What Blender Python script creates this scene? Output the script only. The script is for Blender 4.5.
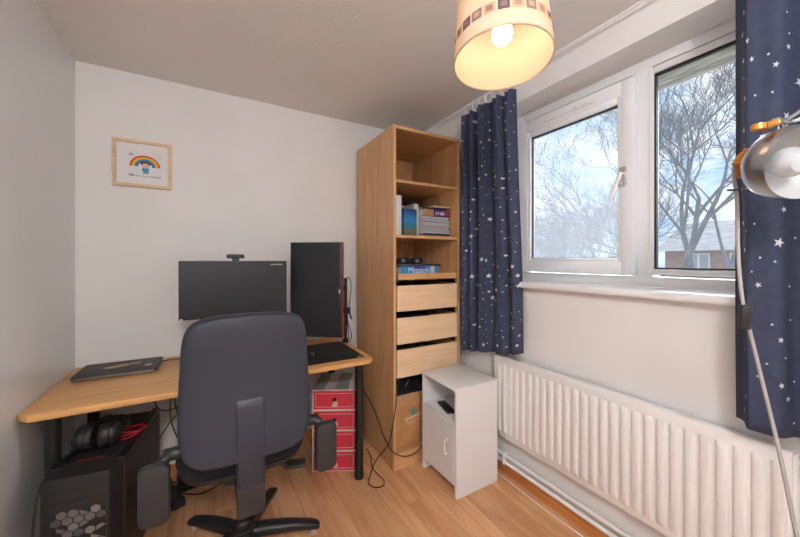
import bpy, bmesh, math, random
from mathutils import Vector, Matrix

for o in list(bpy.data.objects):
    bpy.data.objects.remove(o)
S = bpy.context.scene
C = S.collection
PI = math.pi
R = math.radians

# ------------------------------------------------------------------ camera
F_PX, HORIZON, EYE = 328.0, 260.0, 1.27
cd = bpy.data.cameras.new('camera')
cam = bpy.data.objects.new('camera', cd)
C.objects.link(cam)
cam.location = (0, 0, EYE)
cam.rotation_euler = (R(90), 0, R(-30))
cd.sensor_width = 36
cd.lens = F_PX / 800 * 36
cd.shift_y = (HORIZON - 268.5) / 800
cd.clip_start = .02
S.camera = cam
S.view_settings.view_transform = 'Standard'
S.view_settings.look = 'None'
S.view_settings.gamma = 1
S.view_settings.exposure = 0.35
S.view_settings.use_curve_mapping = False

def srgb(r, g, b):
    f = lambda c: (c / 255 / 12.92) if c / 255 <= .04045 else ((c / 255 + .055) / 1.055) ** 2.4
    return (f(r), f(g), f(b), 1)

# ------------------------------------------------------------------ world: bright broken cloud over pale blue
W = bpy.data.worlds.new('sky')
S.world = W
W.use_nodes = True
nt = W.node_tree
nt.nodes.clear()
def wn(t, **k):
    n = nt.nodes.new(t)
    for a, v in k.items(): setattr(n, a, v)
    return n
tc = wn('ShaderNodeTexCoord')
mp = wn('ShaderNodeMapping'); mp.inputs['Scale'].default_value = (1, 1, 2.6)
nt.links.new(tc.outputs['Generated'], mp.inputs['Vector'])
nz = wn('ShaderNodeTexNoise'); nz.inputs['Scale'].default_value = 3.2; nz.inputs['Detail'].default_value = 6
nz.inputs['Roughness'].default_value = .6
nt.links.new(mp.outputs['Vector'], nz.inputs['Vector'])
cr = wn('ShaderNodeValToRGB')
cr.color_ramp.elements[0].position = .40; cr.color_ramp.elements[0].color = srgb(170, 206, 242)
cr.color_ramp.elements[1].position = .58; cr.color_ramp.elements[1].color = srgb(250, 253, 255)
nt.links.new(nz.outputs['Fac'], cr.inputs['Fac'])
bg = wn('ShaderNodeBackground'); bg.inputs['Strength'].default_value = .95
wo = wn('ShaderNodeOutputWorld')
nt.links.new(cr.outputs['Color'], bg.inputs['Color'])
nt.links.new(bg.outputs['Background'], wo.inputs['Surface'])

# hazy low sun beyond the window
sl = bpy.data.lights.new('sun', 'SUN')
sl.energy = 12.0
sl.angle = R(70)
sl.color = (.96, .98, 1.0)
sun = bpy.data.objects.new('sun', sl)
C.objects.link(sun)
sun.rotation_euler = Vector((-.93, -.30, -.50)).to_track_quat('-Z', 'Y').to_euler()
sun.location = (8, 4, 6)

# place of the added fill globe, unseen behind the camera (built below)
FILL_XY = (-.05, -.75)

# ================================================================== helpers
def mat(name, col, rough=.5, metal=0, spec=.5, coat=0, trans=None):
    m = bpy.data.materials.new(name)
    m.use_nodes = True
    b = m.node_tree.nodes['Principled BSDF']
    b.inputs['Base Color'].default_value = col
    b.inputs['Roughness'].default_value = rough
    b.inputs['Metallic'].default_value = metal
    b.inputs['Specular IOR Level'].default_value = spec
    b.inputs['Coat Weight'].default_value = coat
    return m

def bump(m, scale, strength, dist=.002, detail=4, coords='Object', stretch=(1, 1, 1)):
    n = m.node_tree; b = n.nodes['Principled BSDF']
    t = n.nodes.new('ShaderNodeTexCoord'); mpn = n.nodes.new('ShaderNodeMapping')
    mpn.inputs['Scale'].default_value = stretch
    z = n.nodes.new('ShaderNodeTexNoise'); z.inputs['Scale'].default_value = scale; z.inputs['Detail'].default_value = detail
    u = n.nodes.new('ShaderNodeBump'); u.inputs['Strength'].default_value = strength; u.inputs['Distance'].default_value = dist
    n.links.new(t.outputs[coords], mpn.inputs['Vector']); n.links.new(mpn.outputs['Vector'], z.inputs['Vector'])
    n.links.new(z.outputs['Fac'], u.inputs['Height']); n.links.new(u.outputs['Normal'], b.inputs['Normal'])
    return m

def mottled(name, c1, c2, scale, rough=.6, stretch=(1, 1, 1), spec=.5, p=(.35, .65), detail=5):
    m = mat(name, c1, rough, spec=spec)
    n = m.node_tree; b = n.nodes['Principled BSDF']
    t = n.nodes.new('ShaderNodeTexCoord'); mpn = n.nodes.new('ShaderNodeMapping')
    mpn.inputs['Scale'].default_value = stretch
    z = n.nodes.new('ShaderNodeTexNoise'); z.inputs['Scale'].default_value = scale; z.inputs['Detail'].default_value = detail
    r = n.nodes.new('ShaderNodeValToRGB')
    r.color_ramp.elements[0].position = p[0]; r.color_ramp.elements[0].color = c1
    r.color_ramp.elements[1].position = p[1]; r.color_ramp.elements[1].color = c2
    n.links.new(t.outputs['Object'], mpn.inputs['Vector']); n.links.new(mpn.outputs['Vector'], z.inputs['Vector'])
    n.links.new(z.outputs['Fac'], r.inputs['Fac']); n.links.new(r.outputs['Color'], b.inputs['Base Color'])
    return m

def wood(name, c1, c2, axis, rough=.42, fine=38, vary=0, knots=False):
    """grain stretched along an axis; vary > 0 shifts grain and tone from object to object"""
    m = mat(name, c1, rough)
    n = m.node_tree; b = n.nodes['Principled BSDF']; L = n.links
    t = n.nodes.new('ShaderNodeTexCoord'); oi = n.nodes.new('ShaderNodeObjectInfo')
    ad = n.nodes.new('ShaderNodeVectorMath'); ad.operation = 'ADD'
    sc = n.nodes.new('ShaderNodeVectorMath'); sc.operation = 'SCALE'; sc.inputs['Scale'].default_value = 7.31
    cx = n.nodes.new('ShaderNodeCombineXYZ')
    for i in range(3): L.new(oi.outputs['Random'], cx.inputs[i])
    L.new(cx.outputs[0], sc.inputs[0])
    L.new(t.outputs['Object'], ad.inputs[0])
    if vary: L.new(sc.outputs[0], ad.inputs[1])
    st = [1, 1, 1]; st['XYZ'.index(axis)] = .045
    mp1 = n.nodes.new('ShaderNodeMapping'); mp1.inputs['Scale'].default_value = st
    z1 = n.nodes.new('ShaderNodeTexNoise'); z1.inputs['Scale'].default_value = fine * 2; z1.inputs['Detail'].default_value = 4
    st2 = [1, 1, 1]; st2['XYZ'.index(axis)] = .16
    mp2 = n.nodes.new('ShaderNodeMapping'); mp2.inputs['Scale'].default_value = st2
    z2 = n.nodes.new('ShaderNodeTexNoise'); z2.inputs['Scale'].default_value = fine * .3; z2.inputs['Detail'].default_value = 3
    z2.inputs['Distortion'].default_value = 1.2
    L.new(ad.outputs[0], mp1.inputs[0]); L.new(ad.outputs[0], mp2.inputs[0])
    L.new(mp1.outputs[0], z1.inputs['Vector']); L.new(mp2.outputs[0], z2.inputs['Vector'])
    mx = n.nodes.new('ShaderNodeMath'); mx.operation = 'MULTIPLY_ADD'; mx.inputs[1].default_value = .5
    L.new(z1.outputs['Fac'], mx.inputs[0])
    hf = n.nodes.new('ShaderNodeMath'); hf.operation = 'MULTIPLY'; hf.inputs[1].default_value = .5
    L.new(z2.outputs['Fac'], hf.inputs[0]); L.new(hf.outputs[0], mx.inputs[2])
    r = n.nodes.new('ShaderNodeValToRGB')
    r.color_ramp.elements[0].position = .36; r.color_ramp.elements[0].color = c2
    r.color_ramp.elements[1].position = .60; r.color_ramp.elements[1].color = c1
    L.new(mx.outputs[0], r.inputs['Fac'])
    out = r.outputs['Color']
    if vary:
        hs = n.nodes.new('ShaderNodeHueSaturation')
        mr = n.nodes.new('ShaderNodeMapRange'); mr.inputs['To Min'].default_value = 1 - vary; mr.inputs['To Max'].default_value = 1 + vary
        L.new(oi.outputs['Random'], mr.inputs['Value']); L.new(mr.outputs[0], hs.inputs['Value'])
        L.new(out, hs.inputs['Color']); out = hs.outputs['Color']
    if knots:
        v = n.nodes.new('ShaderNodeTexVoronoi'); v.inputs['Scale'].default_value = 2.3
        st3 = [1, 1, 1]; st3['XYZ'.index(axis)] = .45
        mp3 = n.nodes.new('ShaderNodeMapping'); mp3.inputs['Scale'].default_value = st3
        L.new(ad.outputs[0], mp3.inputs[0]); L.new(mp3.outputs[0], v.inputs['Vector'])
        kr = n.nodes.new('ShaderNodeMapRange'); kr.inputs['From Min'].default_value = .015; kr.inputs['From Max'].default_value = .09
        kr.inputs['To Min'].default_value = .62; kr.inputs['To Max'].default_value = 0
        L.new(v.outputs['Distance'], kr.inputs['Value'])
        mm = n.nodes.new('ShaderNodeMix'); mm.data_type = 'RGBA'
        L.new(kr.outputs[0], mm.inputs['Factor']); L.new(out, mm.inputs['A']); mm.inputs['B'].default_value = srgb(140, 84, 48)
        out = mm.outputs['Result']
    L.new(out, b.inputs['Base Color'])
    u = n.nodes.new('ShaderNodeBump'); u.inputs['Strength'].default_value = .08; u.inputs['Distance'].default_value = .001
    L.new(z1.outputs['Fac'], u.inputs['Height']); L.new(u.outputs['Normal'], b.inputs['Normal'])
    return m

class B:
    """collects shapes; becomes ONE mesh object"""
    def __init__(s): s.bm = bmesh.new()
    def add(s, vs, fs, M=None):
        vv = [s.bm.verts.new((M @ Vector(v)) if M else v) for v in vs]
        for f in fs:
            try: s.bm.faces.new([vv[i] for i in f])
            except ValueError: pass
        return s
    def box(s, x0, x1, y0, y1, z0, z1, bev=0, M=None, seg=2):
        t = bmesh.new()
        bmesh.ops.create_cube(t, size=1)
        bmesh.ops.scale(t, vec=(x1 - x0, y1 - y0, z1 - z0), verts=t.verts)
        bmesh.ops.translate(t, vec=((x0 + x1) / 2, (y0 + y1) / 2, (z0 + z1) / 2), verts=t.verts)
        if bev: bmesh.ops.bevel(t, geom=t.edges[:], offset=bev, segments=seg, profile=.5, affect='EDGES')
        return s.merge(t, M)
    def merge(s, t, M=None):
        if M: bmesh.ops.transform(t, matrix=M, verts=t.verts)
        me = bpy.data.meshes.new('tmp'); t.to_mesh(me); t.free()
        s.bm.from_mesh(me); bpy.data.meshes.remove(me)
        return s
    def prism(s, pts, z0, z1, bev=0, M=None, seg=2):
        """outline in xy, extruded in z"""
        t = bmesh.new()
        lo = [t.verts.new((x, y, z0)) for x, y in pts]; hi = [t.verts.new((x, y, z1)) for x, y in pts]
        n = len(pts)
        t.faces.new(lo[::-1]); t.faces.new(hi)
        for i in range(n): t.faces.new((lo[i], lo[(i + 1) % n], hi[(i + 1) % n], hi[i]))
        bmesh.ops.recalc_face_normals(t, faces=t.faces)
        if bev:
            ed = [e for e in t.edges if abs(e.verts[0].co.z - e.verts[1].co.z) < 1e-6]
            bmesh.ops.bevel(t, geom=ed, offset=bev, segments=seg, profile=.5, affect='EDGES')
        return s.merge(t, M)
    def lathe(s, prof, n=32, M=None, cap=True):
        """profile (r, z) turned about z"""
        vs, fs = [], []
        for r, z in prof:
            for i in range(n):
                a = 2 * PI * i / n; vs.append((r * math.cos(a), r * math.sin(a), z))
        for k in range(len(prof) - 1):
            for i in range(n):
                j = (i + 1) % n; fs.append((k * n + i, k * n + j, (k + 1) * n + j, (k + 1) * n + i))
        if cap:
            if prof[0][0] > 1e-5: fs.append(tuple(range(n))[::-1])
            if prof[-1][0] > 1e-5: fs.append(tuple((len(prof) - 1) * n + i for i in range(n)))
        s.add(vs, fs, M)
        bmesh.ops.remove_doubles(s.bm, verts=s.bm.verts, dist=1e-6)
        return s
    def cyl(s, p, q, r, r2=None, n=20):
        p, q = Vector(p), Vector(q); d = q - p
        M = Matrix.Translation(p) @ d.to_track_quat('Z', 'Y').to_matrix().to_4x4()
        return s.lathe([(r, 0), (r if r2 is None else r2, d.length)], n, M)
    def tube(s, pts, r, n=8, closed=False):
        """tube along points; r a number or one radius per point"""
        P = [Vector(p) for p in pts]; m = len(P)
        rr = r if isinstance(r, (list, tuple)) else [r] * m
        vs, fs = [], []
        T = []
        for i in range(m):
            a = P[(i - 1) % m] if (closed or i > 0) else P[i]
            b = P[(i + 1) % m] if (closed or i < m - 1) else P[i]
            T.append((b - a).normalized())
        u = T[0].orthogonal().normalized()
        for i in range(m):
            u = (u - T[i] * u.dot(T[i])).normalized(); w = T[i].cross(u)
            for k in range(n):
                a = 2 * PI * k / n
                vs.append(P[i] + (u * math.cos(a) + w * math.sin(a)) * rr[i])
        for i in range(m if closed else m - 1):
            for k in range(n):
                j = (k + 1) % n; i2 = (i + 1) % m
                fs.append((i * n + k, i * n + j, i2 * n + j, i2 * n + k))
        if not closed:
            fs.append(tuple(range(n))[::-1]); fs.append(tuple((m - 1) * n + k for k in range(n)))
        return s.add(vs, fs)
    def rings(s, loops, capa=True, capb=True):
        """loft through loops of equal length"""
        n = len(loops[0]); vs = [p for l in loops for p in l]; fs = []
        for k in range(len(loops) - 1):
            for i in range(n):
                j = (i + 1) % n; fs.append((k * n + i, k * n + j, (k + 1) * n + j, (k + 1) * n + i))
        if capa: fs.append(tuple(range(n))[::-1])
        if capb: fs.append(tuple((len(loops) - 1) * n + i for i in range(n)))
        return s.add(vs, fs)

def obj(name, b, m, parent=None, smooth=True, loc=None, rot=None, fixn=True):
    bm = b.bm
    if fixn: bmesh.ops.recalc_face_normals(bm, faces=bm.faces)
    me = bpy.data.meshes.new(name)
    bm.to_mesh(me); bm.free()
    me.materials.append(m)
    if smooth:
        for p in me.polygons: p.use_smooth = True
        me.set_sharp_from_angle(angle=R(38))
    o = bpy.data.objects.new(name, me)
    C.objects.link(o)
    if parent: o.parent = parent
    if loc: o.location = loc
    if rot: o.rotation_euler = rot
    return o

def tag(o, label, cat, group=None, kind=None):
    o['label'] = label; o['category'] = cat
    if group: o['group'] = group
    if kind: o['kind'] = kind
    return o

def thing(name, label, cat, loc=(0, 0, 0), rz=0, group=None):
    o = bpy.data.objects.new(name, None)
    C.objects.link(o)
    o.empty_display_size = .05
    o.location = loc; o.rotation_euler = (0, 0, rz)
    return tag(o, label, cat, group)

def struct(name, b, m, parent=None, smooth=False):
    o = obj(name, b, m, parent, smooth)
    if not parent: o['kind'] = 'structure'
    return o

def dup(root, loc, rz=0):
    r = root.copy(); C.objects.link(r); r.location = loc; r.rotation_euler = (0, 0, rz)
    for ch in list(root.children):
        c = ch.copy(); C.objects.link(c); c.parent = r
        for g in ch.children:
            d = g.copy(); C.objects.link(d); d.parent = c
    return r

def spline(pts, n=8):
    """Catmull-Rom through the points"""
    P = [Vector(p) for p in pts]; out = []
    for i in range(len(P) - 1):
        a, b, c, d = P[max(i - 1, 0)], P[i], P[i + 1], P[min(i + 2, len(P) - 1)]
        for k in range(n):
            t = k / n
            out.append(.5 * ((2 * b) + (c - a) * t + (2 * a - 5 * b + 4 * c - d) * t * t + (3 * b - a - 3 * c + d) * t ** 3))
    out.append(P[-1])
    return out

def round_rect(w, h, r, n=6, cx=0, cy=0):
    pts = []
    for qx, qy, a0 in ((1, 1, 0), (-1, 1, 90), (-1, -1, 180), (1, -1, 270)):
        for k in range(n + 1):
            a = R(a0 + 90 * k / n)
            pts.append((cx + qx * (w / 2 - r) + r * math.cos(a), cy + qy * (h / 2 - r) + r * math.sin(a)))
    return pts

def text_mesh(name, body, size, m, parent, M, depth=.0006, align='CENTER'):
    cu = bpy.data.curves.new(name, 'FONT'); cu.body = body; cu.size = size; cu.extrude = depth
    cu.align_x = align; cu.align_y = 'CENTER'
    to = bpy.data.objects.new(name, cu); C.objects.link(to)
    dg = bpy.context.evaluated_depsgraph_get()
    me = bpy.data.meshes.new_from_object(to.evaluated_get(dg))
    bpy.data.objects.remove(to)
    me.transform(M); me.materials.clear(); me.materials.append(m)
    o = bpy.data.objects.new(name, me); C.objects.link(o); o.parent = parent
    return o

FRONT = Matrix.Rotation(R(90), 4, 'X')     # xy drawing -> upright, facing -Y

# ------------------------------------------------------------------ materials
WALL = bump(mottled('wall_paint', (.80, .78, .765, 1), (.83, .81, .795, 1), 3, .75), 60, .12, .002)
WALL_LEFT = bump(mat('wall_paint_satin', (.77, .775, .78, 1), .20, spec=.6), 9, .10, .004, stretch=(1, 3, .25))
CEIL = bump(mat('ceiling_stipple', (.83, .81, .795, 1), .85), 140, .5, .004)
UPVC = mat('upvc_white', (.86, .86, .87, 1), .25)
GLOSSWHITE = mat('gloss_white_paint', (.85, .84, .84, 1), .28)
SKIRT = wood('stained_skirting', srgb(212, 142, 78), srgb(180, 112, 56), 'Y')
PLANK = wood('beech_laminate', srgb(224, 174, 128), srgb(200, 142, 98), 'Y', .34, 30, .09, True)
OAK = wood('oak_veneer', srgb(210, 164, 116), srgb(188, 138, 92), 'Z', .45, 40)
OAKH = wood('oak_veneer_flat', srgb(214, 168, 119), srgb(194, 145, 98), 'X', .45, 40)
BIRCH = wood('birch_drawer', srgb(238, 206, 168), srgb(226, 188, 148), 'X', .5, 34)
DESK = wood('desk_top_beech', srgb(226, 174, 112), srgb(206, 150, 90), 'X', .38, 30)
FRAMEWOOD = wood('pale_frame_wood', srgb(226, 198, 164), srgb(208, 176, 140), 'X', .5, 60)
BLACK = mat('black_plastic', (.018, .018, .02, 1), .42)
BLACKM = mat('black_metal', (.009, .009, .010, 1), .36)
MATTE = mat('matte_black', (.010, .010, .011, 1), .8)
RUBBER = mat('black_rubber', (.012, .012, .012, 1), .6)
CHROME = mat('chrome', (.75, .75, .77, 1), .15, 1)
WHITE = mat('white_laminate', (.82, .81, .81, 1), .35)
PAPER = mat('paper', (.80, .79, .76, 1), .8)

def thin_glass(name, tint=(.97, .985, 1, 1), film=.1):
    m = bpy.data.materials.new(name); m.use_nodes = True
    n = m.node_tree; n.nodes.clear()
    o = n.nodes.new('ShaderNodeOutputMaterial'); mx = n.nodes.new('ShaderNodeMixShader')
    t = n.nodes.new('ShaderNodeBsdfTransparent'); t.inputs[0].default_value = tint
    g = n.nodes.new('ShaderNodeBsdfGlossy'); g.inputs['Roughness'].default_value = .01
    f = n.nodes.new('ShaderNodeFresnel'); f.inputs['IOR'].default_value = 1.5
    n.links.new(f.outputs[0], mx.inputs[0]); n.links.new(t.outputs[0], mx.inputs[1]); n.links.new(g.outputs[0], mx.inputs[2])
    # weathered outer face: a thin dusty film that scatters some daylight
    d = n.nodes.new('ShaderNodeBsdfTranslucent'); d.inputs[0].default_value = (.9, .93, 1, 1)
    m2 = n.nodes.new('ShaderNodeMixShader'); m2.inputs[0].default_value = film
    n.links.new(mx.outputs[0], m2.inputs[1]); n.links.new(d.outputs[0], m2.inputs[2])
    n.links.new(m2.outputs[0], o.inputs[0])
    return m
GLASS = thin_glass('window_glass', film=.03)
GLASS_MISTY = thin_glass('misted_glass', film=.11)

# ================================================================== the room
XL, XR, YB, YF, ZC = -.62, 1.52, 2.36, -1.55, 2.325

# floor: sub-floor with a plank for every laminate board
struct('floor', B().box(XL - .1, XR + .1, YF - .1, YB + .1, -.06, -.012), mat('subfloor', srgb(120, 80, 50), .8))
floor = bpy.data.objects['floor']
PW = .194
plank_mesh = {}
random.seed(4)
def plank(x0, x1, y0, y1):
    key = (round(x1 - x0, 3), round(y1 - y0, 3))
    if key not in plank_mesh:
        w, l = key
        o = obj('plank', B().box(-w / 2 + .0004, w / 2 - .0004, -l / 2 + .0004, l / 2 - .0004, -.012, 0, .0012, seg=1), PLANK, floor, False)
        plank_mesh[key] = o.data
    else:
        o = bpy.data.objects.new('plank', plank_mesh[key]); C.objects.link(o); o.parent = floor
    o.location = ((x0 + x1) / 2, (y0 + y1) / 2, 0)
x = .6 - 7 * PW
row = 0
while x < XR:
    y = YF - (.43 * row % 1.29)
    while y < YB:
        a, b2 = max(x, XL), min(x + PW, XR)
        c, d = max(y, YF), min(y + 1.29, YB)
        if b2 - a > .005 and d - c > .01: plank(a, b2, c, d)
        y += 1.29
    x += PW; row += 1

struct('ceiling', B().box(XL - .1, XR + .1, YF - .1, YB + .1, ZC, ZC + .1), CEIL)
struct('wall_left', B().box(XL - .1, XL, YF, YB, 0, ZC), WALL_LEFT)
struct('wall_back', B().box(XL - .1, XR + .3, YB, YB + .1, 0, ZC), WALL)
struct('wall_front', B().box(XL - .1, XR + .3, YF - .1, YF, 0, ZC), WALL)
# window wall with its recess
WY0, WY1, WZ0, WZ1 = -.40, 1.44, 1.115, 2.17
wb = B()
XO = XR + .28
wb.box(XR, XO, YF, YB, 0, WZ0); wb.box(XR, XO, YF, YB, WZ1, ZC)
wb.box(XR, XO, YF, WY0, WZ0, WZ1); wb.box(XR, XO, WY1, YB, WZ0, WZ1)
struct('wall_right', wb, WALL)
# skirting boards
struct('baseboard_right', B().box(XR - .012, XR, YF, YB, 0, .062, .003), SKIRT)
SKX = wood('stained_skirting_back', srgb(212, 142, 78), srgb(180, 112, 56), 'X')
struct('baseboard_back', B().box(XL, XR - .013, YB - .012, YB, 0, .062, .003), SKX)
struct('baseboard_left', B().box(XL, XL + .010, YF, YB - .013, 0, .062, .003), SKIRT)
# door behind the camera
d1 = struct('door_1', B().box(-.46, .32, YF - .0, YF + .02, .005, 1.98, .003), GLOSSWHITE)
obj('door_handle', B().cyl((.25, YF + .02, 1.0), (.25, YF + .06, 1.0), .01).cyl((.25, YF + .055, 1.0), (.14, YF + .055, 1.0), .009), CHROME, d1)
struct('trim_1', B().box(-.53, -.465, YF, YF + .028, 0, 2.05, .004).box(.325, .39, YF, YF + .028, 0, 2.05, .004).box(-.53, .39, YF, YF + .027, 1.985, 2.05, .004), GLOSSWHITE)

# window sill board with rounded nose
struct('window_sill', B().box(XR - .045, 1.70, WY0 + .001, WY1 - .001, 1.117, 1.15, .012, seg=3), GLOSSWHITE, smooth=True)
bpy.data.objects['window_sill']['kind'] = 'structure'

# ------------------------------------------------------------------ window
FX = 1.69
def frame_rect(b, x0, x1, y0, y1, z0, z1, wl, wr, wt, wbm, bev=.004):
    """y0 is the near (right-hand) side"""
    b.box(x0, x1, y1 - wl, y1, z0, z1, bev); b.box(x0, x1, y0, y0 + wr, z0, z1, bev)
    b.box(x0, x1, y0 + wr * .9, y1 - wl * .9, z1 - wt, z1, bev); b.box(x0, x1, y0 + wr * .9, y1 - wl * .9, z0, z0 + wbm, bev)
win = bpy.data.objects.new('window_1', None); C.objects.link(win)
win['kind'] = 'structure'; win['label'] = 'white plastic framed window with an opening casement and a fixed pane'
win.location = (FX, .5, 1.15); win.empty_display_size = .05
def wpart(name, b, m, parent=None, smooth=True):
    o = obj(name, b, m, None, smooth)
    o.data.transform(Matrix.Translation((-FX, -.5, -1.15)))
    o.parent = parent or win
    return o
fb = B()
frame_rect(fb, FX, FX + .07, WY0, WY1, 1.15, WZ1, .06, .06, .045, .045)
fb.box(FX + .001, FX + .068, .70, .78, 1.185, WZ1 - .035, .004)
wpart('window_frame', fb, UPVC)
# beads round the fixed pane
bb = B(); frame_rect(bb, FX - .004, FX + .03, WY0 + .055, .714, 1.205, 2.12, .022, .022, .030, .024, .006)
wpart('glazing_bead', bb, UPVC)
gk = B(); frame_rect(gk, FX + .004, FX + .024, WY0 + .078, .692, 1.230, 2.090, .007, .007, .008, .007, 0)
wpart('gasket', gk, RUBBER)
wpart('pane', B().box(FX + .012, FX + .018, WY0 + .08, .69, 1.232, 2.088), GLASS, smooth=False)
# casement sash
sash_b = B(); frame_rect(sash_b, FX - .03, FX + .035, .755, 1.405, 1.200, 2.108, .072, .060, .070, .064, .008)
sash = wpart('casement_sash', sash_b, UPVC)
sb = B(); frame_rect(sb, FX - .026, FX + .02, .806, 1.340, 1.256, 2.046, .024, .024, .040, .024, .008)
o = wpart('sash_bead', sb, UPVC, sash)
gk2 = B(); frame_rect(gk2, FX - .012, FX + .01, .826, 1.322, 1.276, 2.010, .006, .006, .008, .006, 0)
wpart('gasket', gk2, RUBBER, sash)
wpart('pane', B().box(FX - .004, FX + .002, .828, 1.32, 1.278, 2.008), GLASS_MISTY, sash, smooth=False)
h = B().box(FX - .046, FX - .029, .782, .812, 1.615, 1.70, .005)
h.cyl((FX - .06, .797, 1.668), (FX - .04, .797, 1.668), .011)
hd = wpart('handle', h, CHROME, sash)
wpart('lever', B().tube(spline([(FX - .062, .797, 1.672), (FX - .066, .806, 1.64), (FX - .068, .822, 1.60), (FX - .066, .84, 1.545)], 5), [.010] * 4 + [.009] * 6 + [.0075] * 6, 10), UPVC, sash)
v = B().box(FX - .042, FX - .029, .93, 1.24, 2.058, 2.078, .004)
wpart('trickle_vent', v, UPVC, sash)
vk = B().box(FX - .052, FX - .041, .955, .985, 2.061, 2.074, .003).box(FX - .052, FX - .041, 1.02, 1.035, 2.061, 2.074, .003)
wpart('vent_slider', vk, UPVC, sash)

# ------------------------------------------------------------------ outside: ground, eave, trees, a brick house
GZ = -2.9
gr = struct('ground', B().box(2.2, 90, -60, 90, GZ - .2, GZ), mottled('winter_grass', srgb(92, 104, 70), srgb(120, 118, 92), .6, .9))
ev = struct('roof_eave', B().box(1.83, 2.06, WY0 - 1.2, 3.2, 2.165, 2.24, .004).box(1.80, 2.02, WY0 - 1.2, 3.2, 2.24, 2.45), mottled('weathered_soffit', srgb(120, 112, 108), srgb(190, 184, 180), 14, .8, stretch=(3, .6, 1)))

BARK = mottled('bark', srgb(88, 92, 106), srgb(118, 122, 132), 3, .9)
def bare_tree(seed, base, height, label, r0=.16, depth=6, lean=(0, 0), spread=.55, cat='tree', group='bare trees outside the window'):
    rnd = random.Random(seed)
    t = thing('bare_tree', label, cat, base, 0, group)
    tr, br = B(), B()
    def grow(p, d, L, r, lev):
        n = 4
        pts = [p]; rr = [r]
        for k in range(n):
            d = (d + Vector((rnd.uniform(-1, 1), rnd.uniform(-1, 1), rnd.uniform(-.5, .8))) * .13).normalized()
            p = p + d * L / n; pts.append(p); rr.append(r * (1 - .42 * (k + 1) / n))
        (tr if lev < 2 else br).tube(pts, rr, 7 if lev < 2 else 4 if lev < 4 else 3)
        if lev >= depth: return
        kids = rnd.choice((3, 3, 4)) if lev else 5
        for k in range(kids):
            f = .45 + .55 * (k + 1) / kids if lev else .5 + .5 * (k + 1) / kids
            q = pts[min(n, max(1, round(f * n)))]
            ax = Vector((rnd.uniform(-1, 1), rnd.uniform(-1, 1), rnd.uniform(-.3, .3))).normalized()
            nd = (Matrix.Rotation(rnd.uniform(.6, 1.25) * spread * 1.3, 3, ax) @ d + Vector((0, 0, .16))).normalized()
            grow(q, nd, L * rnd.uniform(.62, .80), max(r * .56, .006), lev + 1)
    grow(Vector((0, 0, 0)), Vector((lean[0], lean[1], 1)).normalized(), height * .33, r0, 0)
    obj('trunk', tr, BARK, t); o = obj('branches', br, BARK, t, False); o['kind'] = 'stuff'
    return t
bare_tree(3, (12.5, 3.3, GZ), 11.5, 'largest bare tree, its crown filling the fixed pane', .16, 7, (-.05, .12))
bare_tree(11, (15.5, 8.0, GZ), 8.8, 'bare tree seen behind the casement handle', .12, 6)
bare_tree(5, (19, 12.4, GZ), 8.2, 'bare bushy tree in the middle of the casement pane', .12, 6)
bare_tree(8, (19, 16.5, GZ), 8.0, 'bare tree at the left edge of the casement pane', .12, 6)
bare_tree(21, (30, 16.6, GZ), 10.2, 'far hazy bare tree low in the casement pane, right half', .16, 6)
bare_tree(23, (31, 20.6, GZ), 9.6, 'far hazy bare tree low in the casement pane, left half', .16, 6)

BRICK = mottled('red_brick', srgb(150, 108, 100), srgb(176, 132, 120), 3, .85)
TILE = mottled('grey_roof_tile', srgb(112, 112, 122), srgb(138, 136, 142), 2, .8)
hs = thing('brick_house', 'red brick house with a grey tiled roof beyond the trees', 'house', (27, 6, GZ), R(0))
hw = B().box(0, 8, -9, 4.4, 0, 4.9); obj('wall', hw, BRICK, hs, False)
rf = B().add([(-.4, -9.4, 4.85), (-.4, 4.8, 4.85), (4, 4.8, 6.9), (4, -9.4, 6.9), (8.4, -9.4, 4.85), (8.4, 4.8, 4.85)],
             [(0, 1, 2, 3), (3, 2, 5, 4), (0, 3, 4), (1, 5, 2), (0, 4, 5, 1)])
obj('roof', rf, TILE, hs, False)
obj('gutter', B().box(-.5, -.36, -9.4, 4.8, 4.76, 4.88), UPVC, hs, False)
PANE = mat('far_pane', (.35, .40, .46, 1), .1)
for yy in (-6.2, -2.6, .6, 2.6):
    for zz in (1.0, 3.45):
        w_ = obj('window', B().box(-.05, .08, yy - .55, yy + .55, zz, zz + 1.15), UPVC, hs, False)
        for s_ in (-.27, .27):
            obj('pane', B().box(-.06, -.02, yy + s_ - .21, yy + s_ + .21, zz + .1, zz + 1.05), PANE, w_, False)
obj('chimney', B().box(3.6, 4.5, -5.5, -4.7, 6.3, 8.0), BRICK, hs, False)

# ================================================================== large furniture
# ------------------------------------------------------------------ desk
desk = thing('desk', 'beech topped desk with black tube legs along the back wall', 'desk', (.10, 2.04, 0))
dx0, dx1, dy0, dy1 = -.715, .725, -.325, .315
ch = .035
top = [(dx0 + ch, dy0), (dx1 - ch, dy0), (dx1, dy0 + ch), (dx1, dy1 - .01), (dx1 - .01, dy1), (dx0 + .01, dy1), (dx0, dy1 - .01), (dx0, dy0 + ch)]
obj('desktop', B().prism(top, .674, .70, .003), DESK, desk)
def desk_leg(x, y):
    l = B().lathe([(.018, 0), (.026, .002), (.026, .035), (.024, .04), (.024, .66), (.042, .661), (.042, .674)], 20)
    o = obj('leg', l, BLACKM, desk, loc=(x, y, 0))
for x, y in ((dx1 - .075, dy0 + .06), (dx0 + .085, dy0 + .06), (dx1 - .075, dy1 - .07), (dx0 + .085, dy1 - .07)):
    desk_leg(x, y)
obj('cross_bar', B().box(dx0 + .09, dx1 - .08, .05, .08, .646, .674, .003), BLACKM, desk)

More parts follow.
